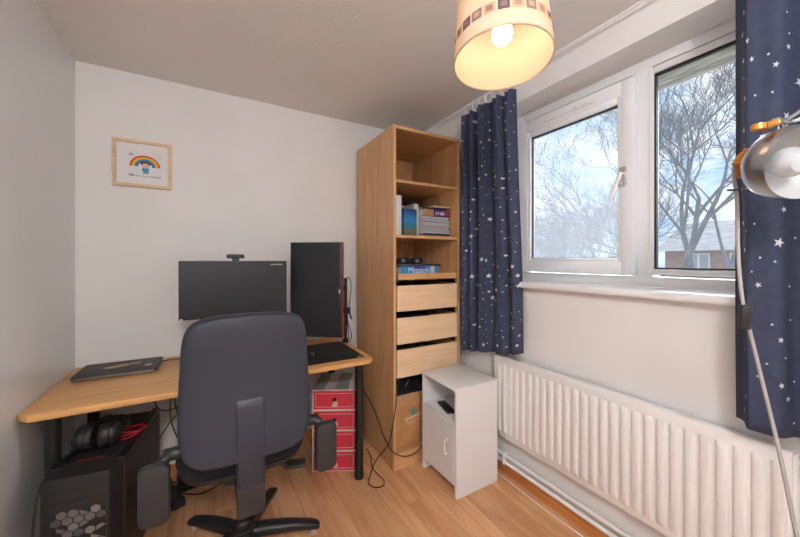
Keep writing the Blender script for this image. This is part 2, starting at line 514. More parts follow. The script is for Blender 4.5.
# ------------------------------------------------------------------ tall storage cabinet
CX0, CY0, CW, CD, CH = .948, 1.72, .512, .565, 2.085
cab = thing('tall_cabinet', 'tall open fronted oak storage cabinet in the corner by the window', 'cabinet', (CX0, CY0, 0))
T = .019
for xx in (0, CW - T):
    obj('side_panel', B().box(xx, xx + T, 0, CD, 0, CH, .001, seg=1), OAK, cab, False)
obj('top_panel', B().box(T, CW - T, .001, CD, CH - T, CH - .0005), OAKH, cab, False)
obj('back_panel', B().box(T, CW - T, CD - .008, CD - .001, .1, CH - T), OAK, cab, False)
obj('plinth', B().box(T, CW - T, .004, .022, 0, .082), OAKH, cab, False)
for zz in (1.742, 1.406, .082):
    obj('shelf', B().box(T + .0005, CW - T - .0005, .003, CD - .009, zz, zz + .018, .001, seg=1), OAKH, cab, False)
tray = obj('pull_out_tray', B().box(T + .012, CW - T - .012, .006, CD - .03, 1.158, 1.17).box(T + .012, CW - T - .012, -.004, .008, 1.149, 1.186, .001), OAKH, cab, False)
for zb, zt in ((.957, 1.113), (.757, .916), (.554, .722)):
    dr = obj('drawer', B().box(T + .006, CW - T - .006, -.002, .014, zb, zt, .001, seg=1), BIRCH, cab, False)
    obj('drawer_box', B().box(T + .014, T + .026, .015, CD - .04, zb + .01, zb + .10).box(CW - T - .026, CW - T - .014, .015, CD - .04, zb + .01, zb + .10)
        .box(T + .014, CW - T - .014, .015, CD - .04, zb + .004, zb + .012).box(T + .014, CW - T - .014, CD - .045, CD - .035, zb + .01, zb + .10), WHITE, dr, False)
for xx in (T, CW - T - .006):
    for zz in (1.13, .93, .735, .54):
        obj('drawer_runner', B().box(xx, xx + .006, .02, CD - .04, zz - .012, zz + .012), CHROME, cab, False)

# ------------------------------------------------------------------ small white bedside cabinet (its front faces the desk)
bs = thing('bedside_cabinet', 'small white bedside cabinet with an open niche above its door', 'cabinet', (1.125, 1.352, 0))
BW, BL, BH = .302, .325, .585
for yy in (0, BL - .016):
    obj('side_panel', B().box(0, BW, yy, yy + .016, 0, BH - .015, .001, seg=1), WHITE, bs, False)
obj('top_panel', B().box(-.004, BW + .002, -.002, BL + .002, BH - .015, BH, .0025), WHITE, bs)
obj('shelf', B().box(.002, BW - .006, .016, BL - .016, .388, .404), WHITE, bs, False)
obj('bottom_panel', B().box(.002, BW - .006, .016, BL - .016, .062, .078), WHITE, bs, False)
obj('back_panel', B().box(BW - .006, BW - .001, .016, BL - .016, .062, BH - .015), WHITE, bs, False)
dr = obj('door', B().box(-.001, .015, .018, BL - .018, .066, .386, .0015, seg=1), WHITE, bs, False)
hp = [(-.001, .072, .212), (-.018, .072, .212), (-.025, .072, .22), (-.025, .072, .28), (-.018, .072, .288), (-.001, .072, .288)]
obj('handle', B().tube(hp, .0055, 8), mat('cream_handle', (.80, .77, .72, 1), .3), dr)
# remote in the niche
rm = obj('remote_control', B().box(0, .048, 0, .145, 0, .016, .004), BLACK, None, loc=(1.150, 1.46, .4045), rot=(0, 0, R(-14)))
tag(rm, 'slim black box lying in the niche of the white bedside cabinet', 'remote')

# ------------------------------------------------------------------ radiator
RX, RY0, RY1, RZ0, RZ1 = 1.452, .25, 1.405, .245, .707
rad = thing('radiator', 'long white fluted panel radiator under the window', 'radiator', (RX, RY0, RZ0))
RL, RH = RY1 - RY0, RZ1 - RZ0
RADW = mat('radiator_enamel', (.84, .815, .80, 1), .3)
obj('panel', B().box(.010, .028, 0, RL, 0, RH, .006), RADW, rad)
obj('top_cover', B().box(.012, .045, .004, RL - .004, RH - .010, RH + .003, .003), RADW, rad)
obj('end_cap', B().box(.008, .045, -.002, .006, 0, RH, .003), RADW, rad)
obj('end_cap', B().box(.008, .045, RL - .006, RL + .002, 0, RH, .003), RADW, rad)
NF = 27
pitch = (RL - .02) / NF
def flute_mesh():
    w, h0, h1 = pitch * .40, .026, RH - .036
    prof = [(-w, .0102), (-w * .72, .003), (-w * .60, .0015), (w * .60, .0015), (w * .72, .003), (w, .0102)]
    loops = []
    for z, k in ((h0, 0), (h0 + .012, .75), (h0 + .022, 1), (h1 - .022, 1), (h1 - .012, .75), (h1, 0)):
        loops.append([(.0102 - (.0102 - xx) * k, yy, z) for yy, xx in prof])
    b = B(); n = len(prof)
    vs = [p for l in loops for p in l]; fs = []
    for a in range(len(loops) - 1):
        for i in range(n - 1): fs.append((a * n + i, a * n + i + 1, (a + 1) * n + i + 1, (a + 1) * n + i))
    return b.add(vs, fs)
fo = obj('flute', flute_mesh(), RADW, rad, loc=(0, .01 + pitch / 2, 0))
for k in range(1, NF):
    c = fo.copy(); C.objects.link(c); c.parent = rad; c.location = (0, .01 + pitch * (k + .5), 0)
for yy in (.18, RL - .21):
    obj('wall_bracket', B().box(.045, .067, yy, yy + .03, .05, RH - .05), RADW, rad, False)
obj('valve', B().cyl((.022, RL + .002, .02), (.022, RL + .03, .02), .011).cyl((.022, RL + .03, .05), (.022, RL + .03, -.11), .009), CHROME, rad)
# heating pipes
for k, (zz, lab) in enumerate(((.128, 'upper white heating pipe running under the radiator'), (.088, 'lower white heating pipe running just above the brown skirting'))):
    p = B().cyl((1.492, -.9, zz), (1.492, 2.2, zz), .0105, n=12)
    tag(obj('heating_pipe', p, GLOSSWHITE), lab, 'pipe')
clip = B()
for yy in (1.36,):
    clip.box(1.478, 1.519, yy - .008, yy + .008, .074, .142, .003)
tag(obj('pipe_clip', clip, GLOSSWHITE), 'white double pipe clip on the wall beside the bedside cabinet', 'clip')

# ------------------------------------------------------------------ curtain rail and curtains
NAVY = bump(mottled('navy_curtain_cloth', srgb(50, 57, 80), srgb(57, 64, 88), 40, .85), 500, .15, .001)
STAR = mat('silver_star_print', srgb(206, 208, 208), .6)
RINGM = mat('clear_white_ring', (.80, .79, .77, 1), .3)
rail = B().cyl((1.475, -.60, 2.290), (1.475, 1.98, 2.290), .0055, n=12)
tag(obj('curtain_rail', rail, GLOSSWHITE), 'thin white curtain rail close under the ceiling above the window', 'curtain rail')

def curtain(label, y0, y1, z0, z1, xc, folds, amp, seed, slope=0.0, flare=.0, stars=260, yshift=0):
    """hangs between y0 (far) and y1 (near); seen from the -x side"""
    rnd = random.Random(seed)
    ph = [rnd.uniform(0, 6.28) for _ in range(4)]
    th = thing('curtain', label, 'curtain', (xc, (y0 + y1) / 2, z0), 0, 'navy star curtains')
    ox, oy, oz = xc, (y0 + y1) / 2, z0
    def P(s, h):
        wob = s + .045 * math.sin(2 * PI * s * 1.3 + ph[0]) + .02 * math.sin(2 * PI * s * 3 + ph[3] + h)
        f = math.sin(2 * PI * folds * wob + ph[1])
        f = math.copysign(abs(f) ** .75, f)
        g = math.sin(2 * PI * folds * 2.5 * s + ph[2])
        top = max(0, (h - .93) / .07)
        a = amp * (1 - .45 * top) * (.85 + .15 * h)
        x = xc + a * f + g * (.004 + .008 * top) - .01 * math.sin(h * 5 + s * 3) * (1 - h)
        mid = (y0 + y1) / 2
        y = y0 + (y1 - y0) * s
        y = mid + (y - mid) * (1 + flare * (1 - h)) + yshift * (1 - h)
        y += .006 * math.sin(2 * PI * folds * s * 2 + ph[0]) * (1 - top)
        zb = z0 + slope * s
        ztop = z1 + .006 * math.sin(2 * PI * folds * s * 2.1 + ph[2]) * top
        z = zb + (ztop - zb) * h
        return Vector((x - ox, y - oy, z - oz))
    ns, nh = int(folds * 18), 44
    vs = [P(i / ns, j / nh) for j in range(nh + 1) for i in range(ns + 1)]
    fs = [(j * (ns + 1) + i, j * (ns + 1) + i + 1, (j + 1) * (ns + 1) + i + 1, (j + 1) * (ns + 1) + i) for j in range(nh) for i in range(ns)]
    cl = obj('cloth', B().add(vs, fs), NAVY, th, True)
    so = cl.modifiers.new('thickness', 'SOLIDIFY'); so.thickness = .0016; so.offset = 0
    # star print
    arc = sum((P((i + 1) / ns, .5) - P(i / ns, .5)).length for i in range(ns)); H_ = z1 - z0
    sb = B(); placed = []
    def nrm(s, h):
        a = P(min(s + .003, 1), h) - P(max(s - .003, 0), h); b_ = P(s, min(h + .003, 1)) - P(s, max(h - .003, 0))
        n_ = a.cross(b_).normalized()
        return n_ if n_.x < 0 else -n_
    for _ in range(stars * 3):
        if len(placed) >= stars: break
        s, h = rnd.uniform(.02, .98), rnd.uniform(.02, .97)
        if any(abs((s - q) * arc) < .03 and abs((h - w) * H_) < .035 for q, w in placed): continue
        placed.append((s, h))
        big = rnd.random()
        r = .0150 if big > .92 else .0095 if big > .66 else .0050
        rot = rnd.uniform(0, 6.28)
        n_ = nrm(s, h) * .0018
        pts = [P(s, h) + n_]
        k5 = 10 if r > .006 else 6
        for k in range(k5):
            a = rot + 2 * PI * k / k5
            q = r * (1 if k % 2 == 0 else .42) if r > .006 else r * .7
            ss, hh = s + q * math.cos(a) / arc, h + q * math.sin(a) / H_
            pts.append(P(ss, hh) + nrm(ss, hh) * .0018)
        sb.add(pts, [(0, 1 + k, 1 + (k + 1) % k5) for k in range(k5)])
    so = obj('star_print', sb, STAR, th, False); so['kind'] = 'stuff'
    # rings along the rail
    nr = max(5, int(abs(y1 - y0) / .052))
    rm = None
    for k in range(nr):
        s = (k + .5) / nr
        p = P(s, .985)
        c_ = Vector((1.475 - ox, p.y, 2.257 - oz))
        if rm is None:
            pts = [(.034 * math.cos(a), 0, .036 * math.sin(a)) for a in [2 * PI * i / 20 for i in range(20)]]
            rm = obj('curtain_ring', B().tube(pts, .0028, 6, True), RINGM, th)
            ro = rm
        else:
            ro = rm.copy(); C.objects.link(ro); ro.parent = th
        ro.location = c_; ro.rotation_euler = (0, 0, R(rnd.uniform(-25, 25)))
    return th
curtain('navy star print curtain hanging beside the tall cabinet', 1.672, 1.262, .675, 2.222, 1.452, 4.3, .028, 6, .085, .12, 300, -.03)
curtain('navy star print curtain hanging behind the metal spot lamp', 0.372, -.22, .765, 2.222, 1.43, 3.9, .048, 9, 0, .0, 300)

# ------------------------------------------------------------------ office chair (back to the camera, facing the desk)
SHELL = bump(mat('navy_grey_shell', srgb(40, 43, 54), .45, spec=.45), 420, .10, .0006)
NAVYF = bump(mat('navy_seat_fabric', srgb(22, 25, 38), .9), 600, .3, .001)
ARMP = bump(mat('grey_black_arm_plastic', srgb(42, 42, 45), .5), 500, .1, .0005)
GLIDE = mat('pale_glide', srgb(170, 168, 166), .4)
ch = thing('office_chair', 'navy grey swivel office chair with its back to the camera', 'chair', (.125, 1.60, 0))
def back_outline(n=64, k=1.0, dz=0):
    """x,z outline of the backrest"""
    pts = []
    for i in range(n):
        a = 2 * PI * i / n
        c, s = math.cos(a), math.sin(a)
        e = .27 if s > 0 else .42
        x = math.copysign(abs(c) ** e, c); z = math.copysign(abs(s) ** e, s)
        hw = .226 - .016 * (z + 1) / 2 + .004 * (1 - z * z)
        zz = .810 + (.246 if z > 0 else .258) * z
        zz += .018 * (1 - x * x) * (1 if z > 0 else 0) * abs(z)
        pts.append((x * hw * k, .815 + (zz - .815) * k))
    return pts
yb = -.275
loops = []
for k, y in ((.0, yb - .016), (.35, yb - .0155), (.7, yb - .012), (.90, yb - .006), (.955, yb - .002), (.985, yb + .008), (1.0, yb + .022), (.995, yb + .036), (.965, yb + .052), (.9, yb + .062), (.6, yb + .066), (.0, yb + .066)):
    k = max(k, .02)
    loops.append([(x, y + .10 * (x * x) - .03 * ((z - .815) / .26) ** 2 + .028 * ((z - .815) / .26), z) for x, z in back_outline(64, k)])
bk = obj('backrest', B().rings(loops), SHELL, ch)
# raised spine moulding on the shell
def spine_loop(z, w, d, yo):
    r_ = round_rect(w, d, min(w, d) * .42, 4)
    return [(x, yo + y, z) for x, y in r_]
sp = []
for z, w, d, yo in ((.778, .05, .006, yb - .006), (.772, .088, .018, yb - .010), (.760, .102, .026, yb - .014), (.73, .106, .034, yb - .018),
                    (.66, .106, .040, yb - .026), (.60, .112, .044, yb - .033), (.56, .096, .044, yb - .036), (.50, .094, .046, yb - .040), (.43, .092, .046, yb - .036), (.38, .090, .050, yb - .024), (.362, .088, .05, yb - .012)):
    sp.append(spine_loop(z, w, d, yo))
obj('spine_bar', B().rings(sp), SHELL, ch)
sc_ = B().box(-.046, .046, yb - .062, yb - .054, .366, .475, .004)
obj('spine_cover', sc_, mat('spine_cover_plastic', srgb(44, 44, 48), .36), ch)
obj('spine_arm', B().box(-.043, .043, yb - .02, .10, .362, .392, .010), BLACK, ch)
# seat
def seat_loop(k, z):
    pts = []
    for i in range(48):
        a = 2 * PI * i / 48; c, s = math.cos(a), math.sin(a)
        pts.append((math.copysign(abs(c) ** .55, c) * .245 * k, .02 + math.copysign(abs(s) ** .55, s) * .24 * k, z))
    return pts
obj('seat', B().rings([seat_loop(k, z) for k, z in ((.9, .452), (.97, .462), (1, .485), (.99, .508), (.94, .526), (.75, .533), (.3, .528))]), NAVYF, ch)
obj('seat_pan', B().rings([seat_loop(k, z) for k, z in ((.5, .412), (.8, .422), (.93, .436), (.95, .455))]), BLACK, ch)
obj('mechanism', B().box(-.08, .08, -.12, .12, .36, .42, .012), BLACK, ch)
lv = obj('lever', B().tube(spline([(.07, -.06, .405), (.12, -.09, .390), (.165, -.105, .370)], 4), .009, 8).box(-.040, .050, -.028, .028, -.009, .009, .008, M=Matrix.Translation((.196, -.105, .366)) @ Matrix.Rotation(R(-15), 4, 'Z')), BLACK, ch)
obj('lever', B().tube(spline([(.07, .06, .41), (.16, .05, .42), (.235, .04, .43)], 4), .007, 8), BLACK, ch)
obj('gas_column', B().lathe([(.034, .085), (.034, .12), (.026, .13), (.026, .28), (.019, .285), (.019, .36)], 24), BLACK, ch)
obj('hub', B().lathe([(.040, .036), (.052, .042), (.055, .075), (.048, .098), (.036, .105)], 24), BLACK, ch)
for k in range(5):
    a = R(-14 + 72 * k)
    M = Matrix.Rotation(a, 4, 'Z')
    lps = []
    for r_, w, h_, zc in ((.035, .062, .052, .068), (.10, .060, .050, .068), (.19, .056, .042, .060), (.28, .050, .034, .044), (.318, .044, .026, .034), (.328, .028, .014, .030)):
        lps.append([tuple(M @ Vector((r_, x, zc + y))) for x, y in round_rect(w, h_, min(w, h_) * .4, 3)])
    obj('base_leg', B().rings(lps), BLACK, ch)
    g0 = M @ Vector((.300, 0, 0))
    obj('glide', B().lathe([(.013, 0), (.016, .002), (.014, .012), (.008, .026)], 16, Matrix.Translation(g0)), GLIDE, ch)
# arms folded down behind
for s_ in (-1, 1):
    br_ = B().tube(spline([(s_ * .19, yb + .05, .60), (s_ * .235, yb + .03, .612), (s_ * .262, yb + .012, .600), (s_ * .272, yb - .002, .56), (s_ * .276, yb + .0, .50)], 4), [.020] * 5 + [.018] * 5 + [.016] * 7, 12)
    br_.cyl((s_ * .215, yb + .03, .61), (s_ * .262, yb + .03, .61), .021)
    arm = obj('arm_bracket', br_, BLACK, ch)
    lps = []
    for k, yy in ((.86, -.050), (.96, -.046), (1, -.036), (1, -.022), (.95, -.012)):
        lps.append([(s_ * .282 + x * k, yb + yy + .02 - .10 * (z / .2) ** 2 * .12, .513 + z * k) for x, z in round_rect(.086, .196, .026, 5)])
    obj('arm_pad', B().rings(lps), ARMP, arm)

# ================================================================== lamps
# ------------------------------------------------------------------ pendant with a patterned drum shade
def shade_cloth(name, col, tr):
    m = bpy.data.materials.new(name); m.use_nodes = True
    n = m.node_tree; n.nodes.clear()
    o = n.nodes.new('ShaderNodeOutputMaterial'); mx = n.nodes.new('ShaderNodeMixShader'); mx.inputs[0].default_value = tr
    d = n.nodes.new('ShaderNodeBsdfDiffuse'); d.inputs[0].default_value = col
    t = n.nodes.new('ShaderNodeBsdfTranslucent'); t.inputs[0].default_value = col
    n.links.new(d.outputs[0], mx.inputs[1]); n.links.new(t.outputs[0], mx.inputs[2]); n.links.new(mx.outputs[0], o.inputs[0])
    return m
def glow(name, col, s):
    m = bpy.data.materials.new(name); m.use_nodes = True
    b = m.node_tree.nodes['Principled BSDF']
    b.inputs['Base Color'].default_value = (.8, .8, .8, 1)
    b.inputs['Emission Color'].default_value = col; b.inputs['Emission Strength'].default_value = s
    return m
SHADE = shade_cloth('cream_shade_cloth', (.86, .74, .60, 1), .42)
PX_, PY_, PZ_ = .772, .712, 1.878
pen = thing('pendant_lamp', 'cream drum pendant lamp, lit, with a band of small squares', 'lamp', (PX_, PY_, PZ_))
RB, RT, HS = .146, .128, .235
sh = obj('lamp_shade', B().lathe([(RB, 0), (RB - .35 * (RB - RT), .35 * HS), (RT, HS), (RT - .003, HS), (RB - .35 * (RB - RT) - .003, .35 * HS), (RB - .003, 0), (RB, 0)], 64, cap=False), SHADE, pen)
sh.rotation_mode = 'QUATERNION'; sh.rotation_quaternion = Matrix.Rotation(R(-5), 3, Vector((.866, -.5, 0))).to_quaternion()
obj('rim', B().tube([((RB - .001) * math.cos(a), (RB - .001) * math.sin(a), 0) for a in [2 * PI * i / 64 for i in range(64)]], .003, 6, True), mat('cream_rim', srgb(214, 190, 160), .7), sh)
SQ = [shade_cloth('print_plum', srgb(168, 144, 148), .4), shade_cloth('print_beige', srgb(222, 190, 156), .42), shade_cloth('print_grey', srgb(186, 164, 156), .4), shade_cloth('print_dark', srgb(136, 112, 120), .38)]
rnd = random.Random(5)
def patch(a, z, w, h_, off):
    b = B(); vs = []
    n = 5
    for j in range(2):
        for i in range(n):
            zz = z + (j - .5) * h_
            r_ = RB - (RB - RT) * zz / HS + off
            aa = a + (i / (n - 1) - .5) * w / r_
            vs.append((r_ * math.cos(aa), r_ * math.sin(aa), zz))
    return b.add(vs, [(i, i + 1, n + i + 1, n + i) for i in range(n - 1)])
NS = 24
for k in range(NS):
    a = 2 * PI * k / NS
    i = rnd.choice((0, 1, 2, 3, 1))
    q = obj('printed_square', patch(a, .062, .031, .031, .0012), SQ[i], sh)
    obj('inner_square', patch(a, .062, .017, .017, .0020), SQ[(i + rnd.choice((1, 2, 3))) % 4], q)
BULB = glow('lit_bulb', (1, .80, .56, 1), 20)
obj('bulb', B().lathe([(.004, .052), (.018, .056), (.028, .068), (.031, .084), (.027, .104), (.016, .125), (.013, .140)], 24), BULB, pen)
hol = B().lathe([(.016, .136), (.021, .140), (.021, .19), (.014, .20)], 20)
obj('lamp_holder', hol, mat('white_holder', (.8, .79, .77, 1), .4), pen)
fit = B()
for k in range(3):
    a = 2 * PI * k / 3 + .5
    fit.tube([(.02 * math.cos(a), .02 * math.sin(a), .178), ((RT + .004) * math.cos(a), (RT + .004) * math.sin(a), .178)], .0035, 6)
fit.tube([(.036 * math.cos(a), .036 * math.sin(a), .178) for a in [2 * PI * i / 24 for i in range(24)]], .006, 6, True)
obj('shade_ring', fit, CHROME, pen)
obj('flex', B().cyl((0, 0, .198), (0, 0, ZC - PZ_ - .03), .003, n=8), WHITE, pen)
obj('ceiling_rose', B().lathe([(.045, ZC - PZ_ - .0005), (.045, ZC - PZ_ - .012), (.028, ZC - PZ_ - .03), (.006, ZC - PZ_ - .036)], 28), WHITE, pen)

# ------------------------------------------------------------------ added fill light: unseen glowing globe that brightens the room from behind the camera
gl = thing('added_fill_globe', 'added globe fill light, unseen behind the camera, to brighten the room', 'lamp', (FILL_XY[0], FILL_XY[1], ZC))
obj('ceiling_rose', B().lathe([(.06, -.0005), (.06, -.02), (.03, -.035), (.012, -.04), (.012, -.07), (.05, -.075), (.05, -.09)], 28), WHITE, gl)
obj('fill_globe', B().lathe([(.135 * math.sin(PI * k / 16), -.215 - .135 * math.cos(PI * k / 16)) for k in range(17)], 32), glow('fill_globe_glow', (.985, .985, 1.0, 1), 74), gl)

# ------------------------------------------------------------------ floor standing spot lamp
ALU = mat('brushed_aluminium', (.45, .46, .49, 1), .3, 1)
BRASS = mat('orange_brass', srgb(214, 150, 70), .35, .6)
LINER = mat('white_reflector', (.62, .62, .61, 1), .5)
CORDM = mat('grey_braided_cord', srgb(168, 160, 158), .6)
LX, LY = 1.225, .125
spot = thing('spot_lamp', 'unlit brushed metal spot floor lamp in front of the near curtain', 'lamp', (LX, LY, 0))
ax = Vector((.57, .79, .27)).normalized()          # from the opening back to the socket
oc = Vector((1.106, .174, 1.480)) - Vector((LX, LY, 0))
MH = Matrix.Translation(oc) @ ax.to_track_quat('Z', 'Y').to_matrix().to_4x4()
hd = obj('lamp_head', B().lathe([(.078, 0), (.0795, .002), (.0795, .042), (.076, .060), (.066, .073), (.047, .081), (.030, .085)], 48, MH, cap=False), ALU, spot)
obj('reflector', B().lathe([(.0775, .001), (.077, .050), (.073, .063), (.060, .074), (.030, .080), (.0, .081)], 48, MH, cap=False), LINER, hd)
obj('bulb', B().lathe([(.0, .004), (.020, .008), (.031, .022), (.034, .036), (.029, .054), (.020, .072), (.018, .079)], 32, MH), mat('frosted_bulb', (.52, .53, .55, 1), .25), spot)
so_ = B().lathe([(.036, .084), (.040, .088), (.040, .094), (.028, .098), (.028, .124), (.036, .127), (.036, .134), (.022, .140), (.008, .144)], 24, MH)
obj('socket', so_, BRASS, spot)
for k in range(6):
    a = 2 * PI * k / 6
    obj('socket_rib', B().tube([tuple(MH @ Vector((.0385 * math.cos(a), .0385 * math.sin(a), z))) for z in (.090, .110, .131)], .0035, 6), BRASS, spot)
top_j = MH @ Vector((0, 0, .045)); up_ = Vector((0, 0, 1))
hinge = top_j + Vector((-.012, .0, .088))
obj('hinge', B().cyl(top_j + Vector((0, 0, .074)), hinge, .008).cyl(hinge + Vector((-.022, .004, 0)), hinge + Vector((.022, -.004, 0)), .009), CHROME, spot)
obj('clamp_screw', B().cyl(hinge + Vector((-.045, .02, -.012)), hinge + Vector((-.020, .005, 0)), .010, .007).lathe([(.013, 0), (.013, .012)], 12, Matrix.Translation(hinge + Vector((-.055, .026, -.018)))), BRASS, spot)
ptop = Vector((0, 0, 1.70))
obj('arm', B().cyl(hinge, ptop + Vector((0, 0, -.02)), .0045, n=12), ALU, spot)
obj('pole', B().lathe([(.011, .02), (.011, 1.70), (.006, 1.705)], 16), ALU, spot)
obj('knuckle', B().cyl(ptop + Vector((-.02, 0, -.02)), ptop + Vector((.02, 0, -.02)), .016), BRASS, spot)
obj('base', B().lathe([(.125, 0), (.13, .004), (.13, .014), (.12, .02), (.012, .024)], 40), ALU, spot)
tail = MH @ Vector((0, 0, .142))
def cpt(u, v, t):   # a point of the hanging lead, t = its distance along the view axis
    lat = (u - 400) / F_PX
    return Vector((t * (.5 + .8660254 * lat) - LX, t * (.8660254 - .5 * lat) - LY, EYE + t * (HORIZON - v) / F_PX))
lead = [tail, cpt(734, 168, .835), cpt(737, 200, .835), cpt(738, 250, .835), cpt(741, 290, .83), cpt(746, 316, .83), cpt(757, 360, .825), cpt(768, 405, .815), cpt(780, 455, .80), cpt(797, 537, .77), cpt(820, 640, .74), cpt(845, 760, .73), Vector((.0, .06, .02))]
cord = obj('cord', B().tube(spline(lead, 8), .0042, 10), CORDM, spot)
sw = cpt(745, 317, .826)
obj('inline_switch', B().box(-.011, .011, -.009, .009, -.031, .031, .004, M=Matrix.Translation(sw) @ Matrix.Rotation(R(-55), 4, 'Z') @ Matrix.Rotation(R(8), 4, 'X')), BLACK, cord)
obj('cable_tie', B().box(-.016, .01, -.003, .003, -.002, .002, M=Matrix.Translation(cpt(735, 190, .834)) @ Matrix.Rotation(R(-40), 4, 'Z')), BLACK, cord)
# second slack lead from the hinge along the arm
sl_ = [hinge + Vector((-.02, .01, .005)), hinge + Vector((.03, -.01, .006)), (hinge + ptop) / 2 + Vector((0, 0, -.035)), ptop + Vector((0, 0, -.05))]
obj('arm_lead', B().tube(spline(sl_, 8), .004, 8), mat('silver_lead', (.7, .7, .72, 1), .35, .6), spot)

# ================================================================== on and round the desk
ZD = .7002
SCREEN = mat('dark_screen', srgb(36, 38, 42), .4, spec=.4)
BEZEL = mat('monitor_bezel', (.016, .016, .018, 1), .4)
REDP = mat('red_plastic', srgb(120, 36, 50), .45)
# landscape monitor
mo = thing('monitor', 'wide landscape monitor behind the office chair', 'monitor', (.127, 2.06, ZD))
body = B().box(-.273, .273, 0, .035, .25, .565, .006).box(-.15, .15, .034, .06, .32, .50, .01)
obj('body', body, BEZEL, mo)
obj('screen', B().box(-.267, .267, -.0015, .002, .263, .559), SCREEN, mo, False)
stk = B()
for a, b_ in ((.178, .196), (.198, .214), (.217, .246)): stk.box(a, b_, -.0025, -.0012, .540, .547)
obj('sticker', stk, mat('gold_sticker', srgb(170, 150, 110), .4), mo, False)
obj('power_mark', B().box(-.266, -.255, -.0025, .001, .2535, .259), CHROME, mo, False)
obj('stand_neck', B().box(-.03, .03, .055, .16, .012, .42, .006), BEZEL, mo)
obj('stand_base', B().prism(round_rect(.24, .18, .03), .0, .012, .003, Matrix.Translation((0, .175, 0))), BEZEL, mo)
# webcam
wc = thing('webcam', 'small black webcam clipped on top of the landscape monitor', 'webcam', (.122, 2.066, ZD + .5655))
obj('body', B().box(-.046, .046, -.012, .012, .014, .036, .009, seg=3), BLACK, wc)
obj('clip', B().box(-.018, .018, -.010, .014, 0, .015, .002), BLACK, wc)
obj('lens', B().cyl((0, -.0125, .025), (0, -.016, .025), .008), mat('lens_glass', (.02, .02, .03, 1), .08), wc)
# portrait monitor on a clamp-on post, turned to the chair
pm = thing('monitor', 'tall portrait monitor with a dark red edge, right of the landscape monitor', 'monitor', (.574, 2.056, ZD), R(-38))
obj('body', B().box(-.170, .170, 0, .02, .084, .682, .004), BEZEL, pm)
obj('screen', B().box(-.164, .158, -.0015, .002, .094, .674), SCREEN, pm, False)
obj('red_edge', B().box(.164, .174, -.001, .030, .083, .683, .003), REDP, pm)
obj('rear_cover', B().box(-.10, .10, .02, .040, .22, .54, .008), BEZEL, pm)
obj('logo_badge', B().box(.151, .160, -.0030, -.001, .362, .388), CHROME, pm, False)
RI = Matrix.Rotation(R(38), 4, 'Z')
pq = RI @ Vector((.808 - .574, 2.150 - 2.056, 0))
px_, py_ = pq.x, pq.y
post = obj('post', B().cyl((px_, py_, 0), (px_, py_, .445), .011), BLACKM, pm)
obj('arm', B().cyl((px_, py_, .38), (0, .06, .38), .014).cyl((0, .036, .38), (0, .066, .38), .03), BLACKM, pm)
obj('clamp', B().box(px_ - .018, px_ + .018, py_ - .018, py_ + .018, 0, .03, .004), BLACKM, pm)
obj('cable_clip', B().box(px_ - .008, px_ + .034, py_ - .022, py_ + .012, .20, .245, .005).cyl((px_ + .028, py_ - .008, .215), (px_ + .046, py_ - .016, .165), .006).cyl((px_ + .010, py_ - .02, .215), (px_ + .022, py_ - .03, .185), .005), BLACK, pm)
for q in ([(0, -.008, .435), (.025, -.01, .45), (.042, -.012, .40), (.038, -.012, .33), (.026, -.01, .25)], [(.012, -.006, .20), (.022, -.01, .13), (.045, -.012, .06), (.038, -.03, .0045)], [(.012, 0, .16), (.018, -.004, .09), (.026, -.012, .04), (.020, -.04, .0045)]):
    obj('lead', B().tube(spline([(px_ + a, py_ + b_, c_) for a, b_, c_ in q], 6), .003, 6), RUBBER, post)
# desk mat
dm = thing('desk_mat', 'wide black desk mat at the right end of the desk', 'mat', (.522, 1.985, ZD))
obj('mat_sheet', B().prism(round_rect(.525, .42, .012), 0, .003, .001), MATTE, dm)
lg = B().prism([(.015 * math.cos(a), .008 * math.sin(a)) for a in [2 * PI * i / 20 for i in range(20)]], .003, .0036)
obj('printed_logo', lg, mat('mat_logo', srgb(190, 190, 190), .7), dm, loc=(.238, -.192, 0))
ZM = ZD + .0032
# mouse
ms = thing('mouse', 'black computer mouse on the desk mat beside the chair', 'mouse', (.512, 1.955, ZM), R(12))
lps = []
for k, z in ((.90, 0), (1, .006), (.98, .018), (.86, .029), (.60, .036), (.2, .039)):
    lps.append([(math.cos(a) * .032 * k, math.sin(a) * .058 * k - .004 * z / .03, z) for a in [2 * PI * i / 28 for i in range(28)]])
obj('shell', B().rings(lps), BLACK, ms)
obj('wheel', B().cyl((-.004, .03, .030), (.004, .03, .030), .009), RUBBER, ms)
obj('lead', B().tube(spline([(0, .056, .008), (.0, .10, .004), (.03, .17, .004), (-.02, .24, .004)], 6), .002, 6), RUBBER, ms)
# keyboard, mostly behind the chair
kb = thing('keyboard', 'black keyboard lying behind the office chair', 'keyboard', (.075, 1.90, ZD))
obj('body', B().box(-.165, .165, -.065, .065, 0, .018, .004), BLACK, kb)
kc = B()
for r_ in range(5):
    for c_ in range(12):
        kc.box(-.158 + c_ * .0265, -.158 + c_ * .0265 + .023, -.058 + r_ * .0235, -.058 + r_ * .0235 + .020, .018, .024)
ko = obj('keys', kc, BLACKM, kb, False); ko['kind'] = 'stuff'
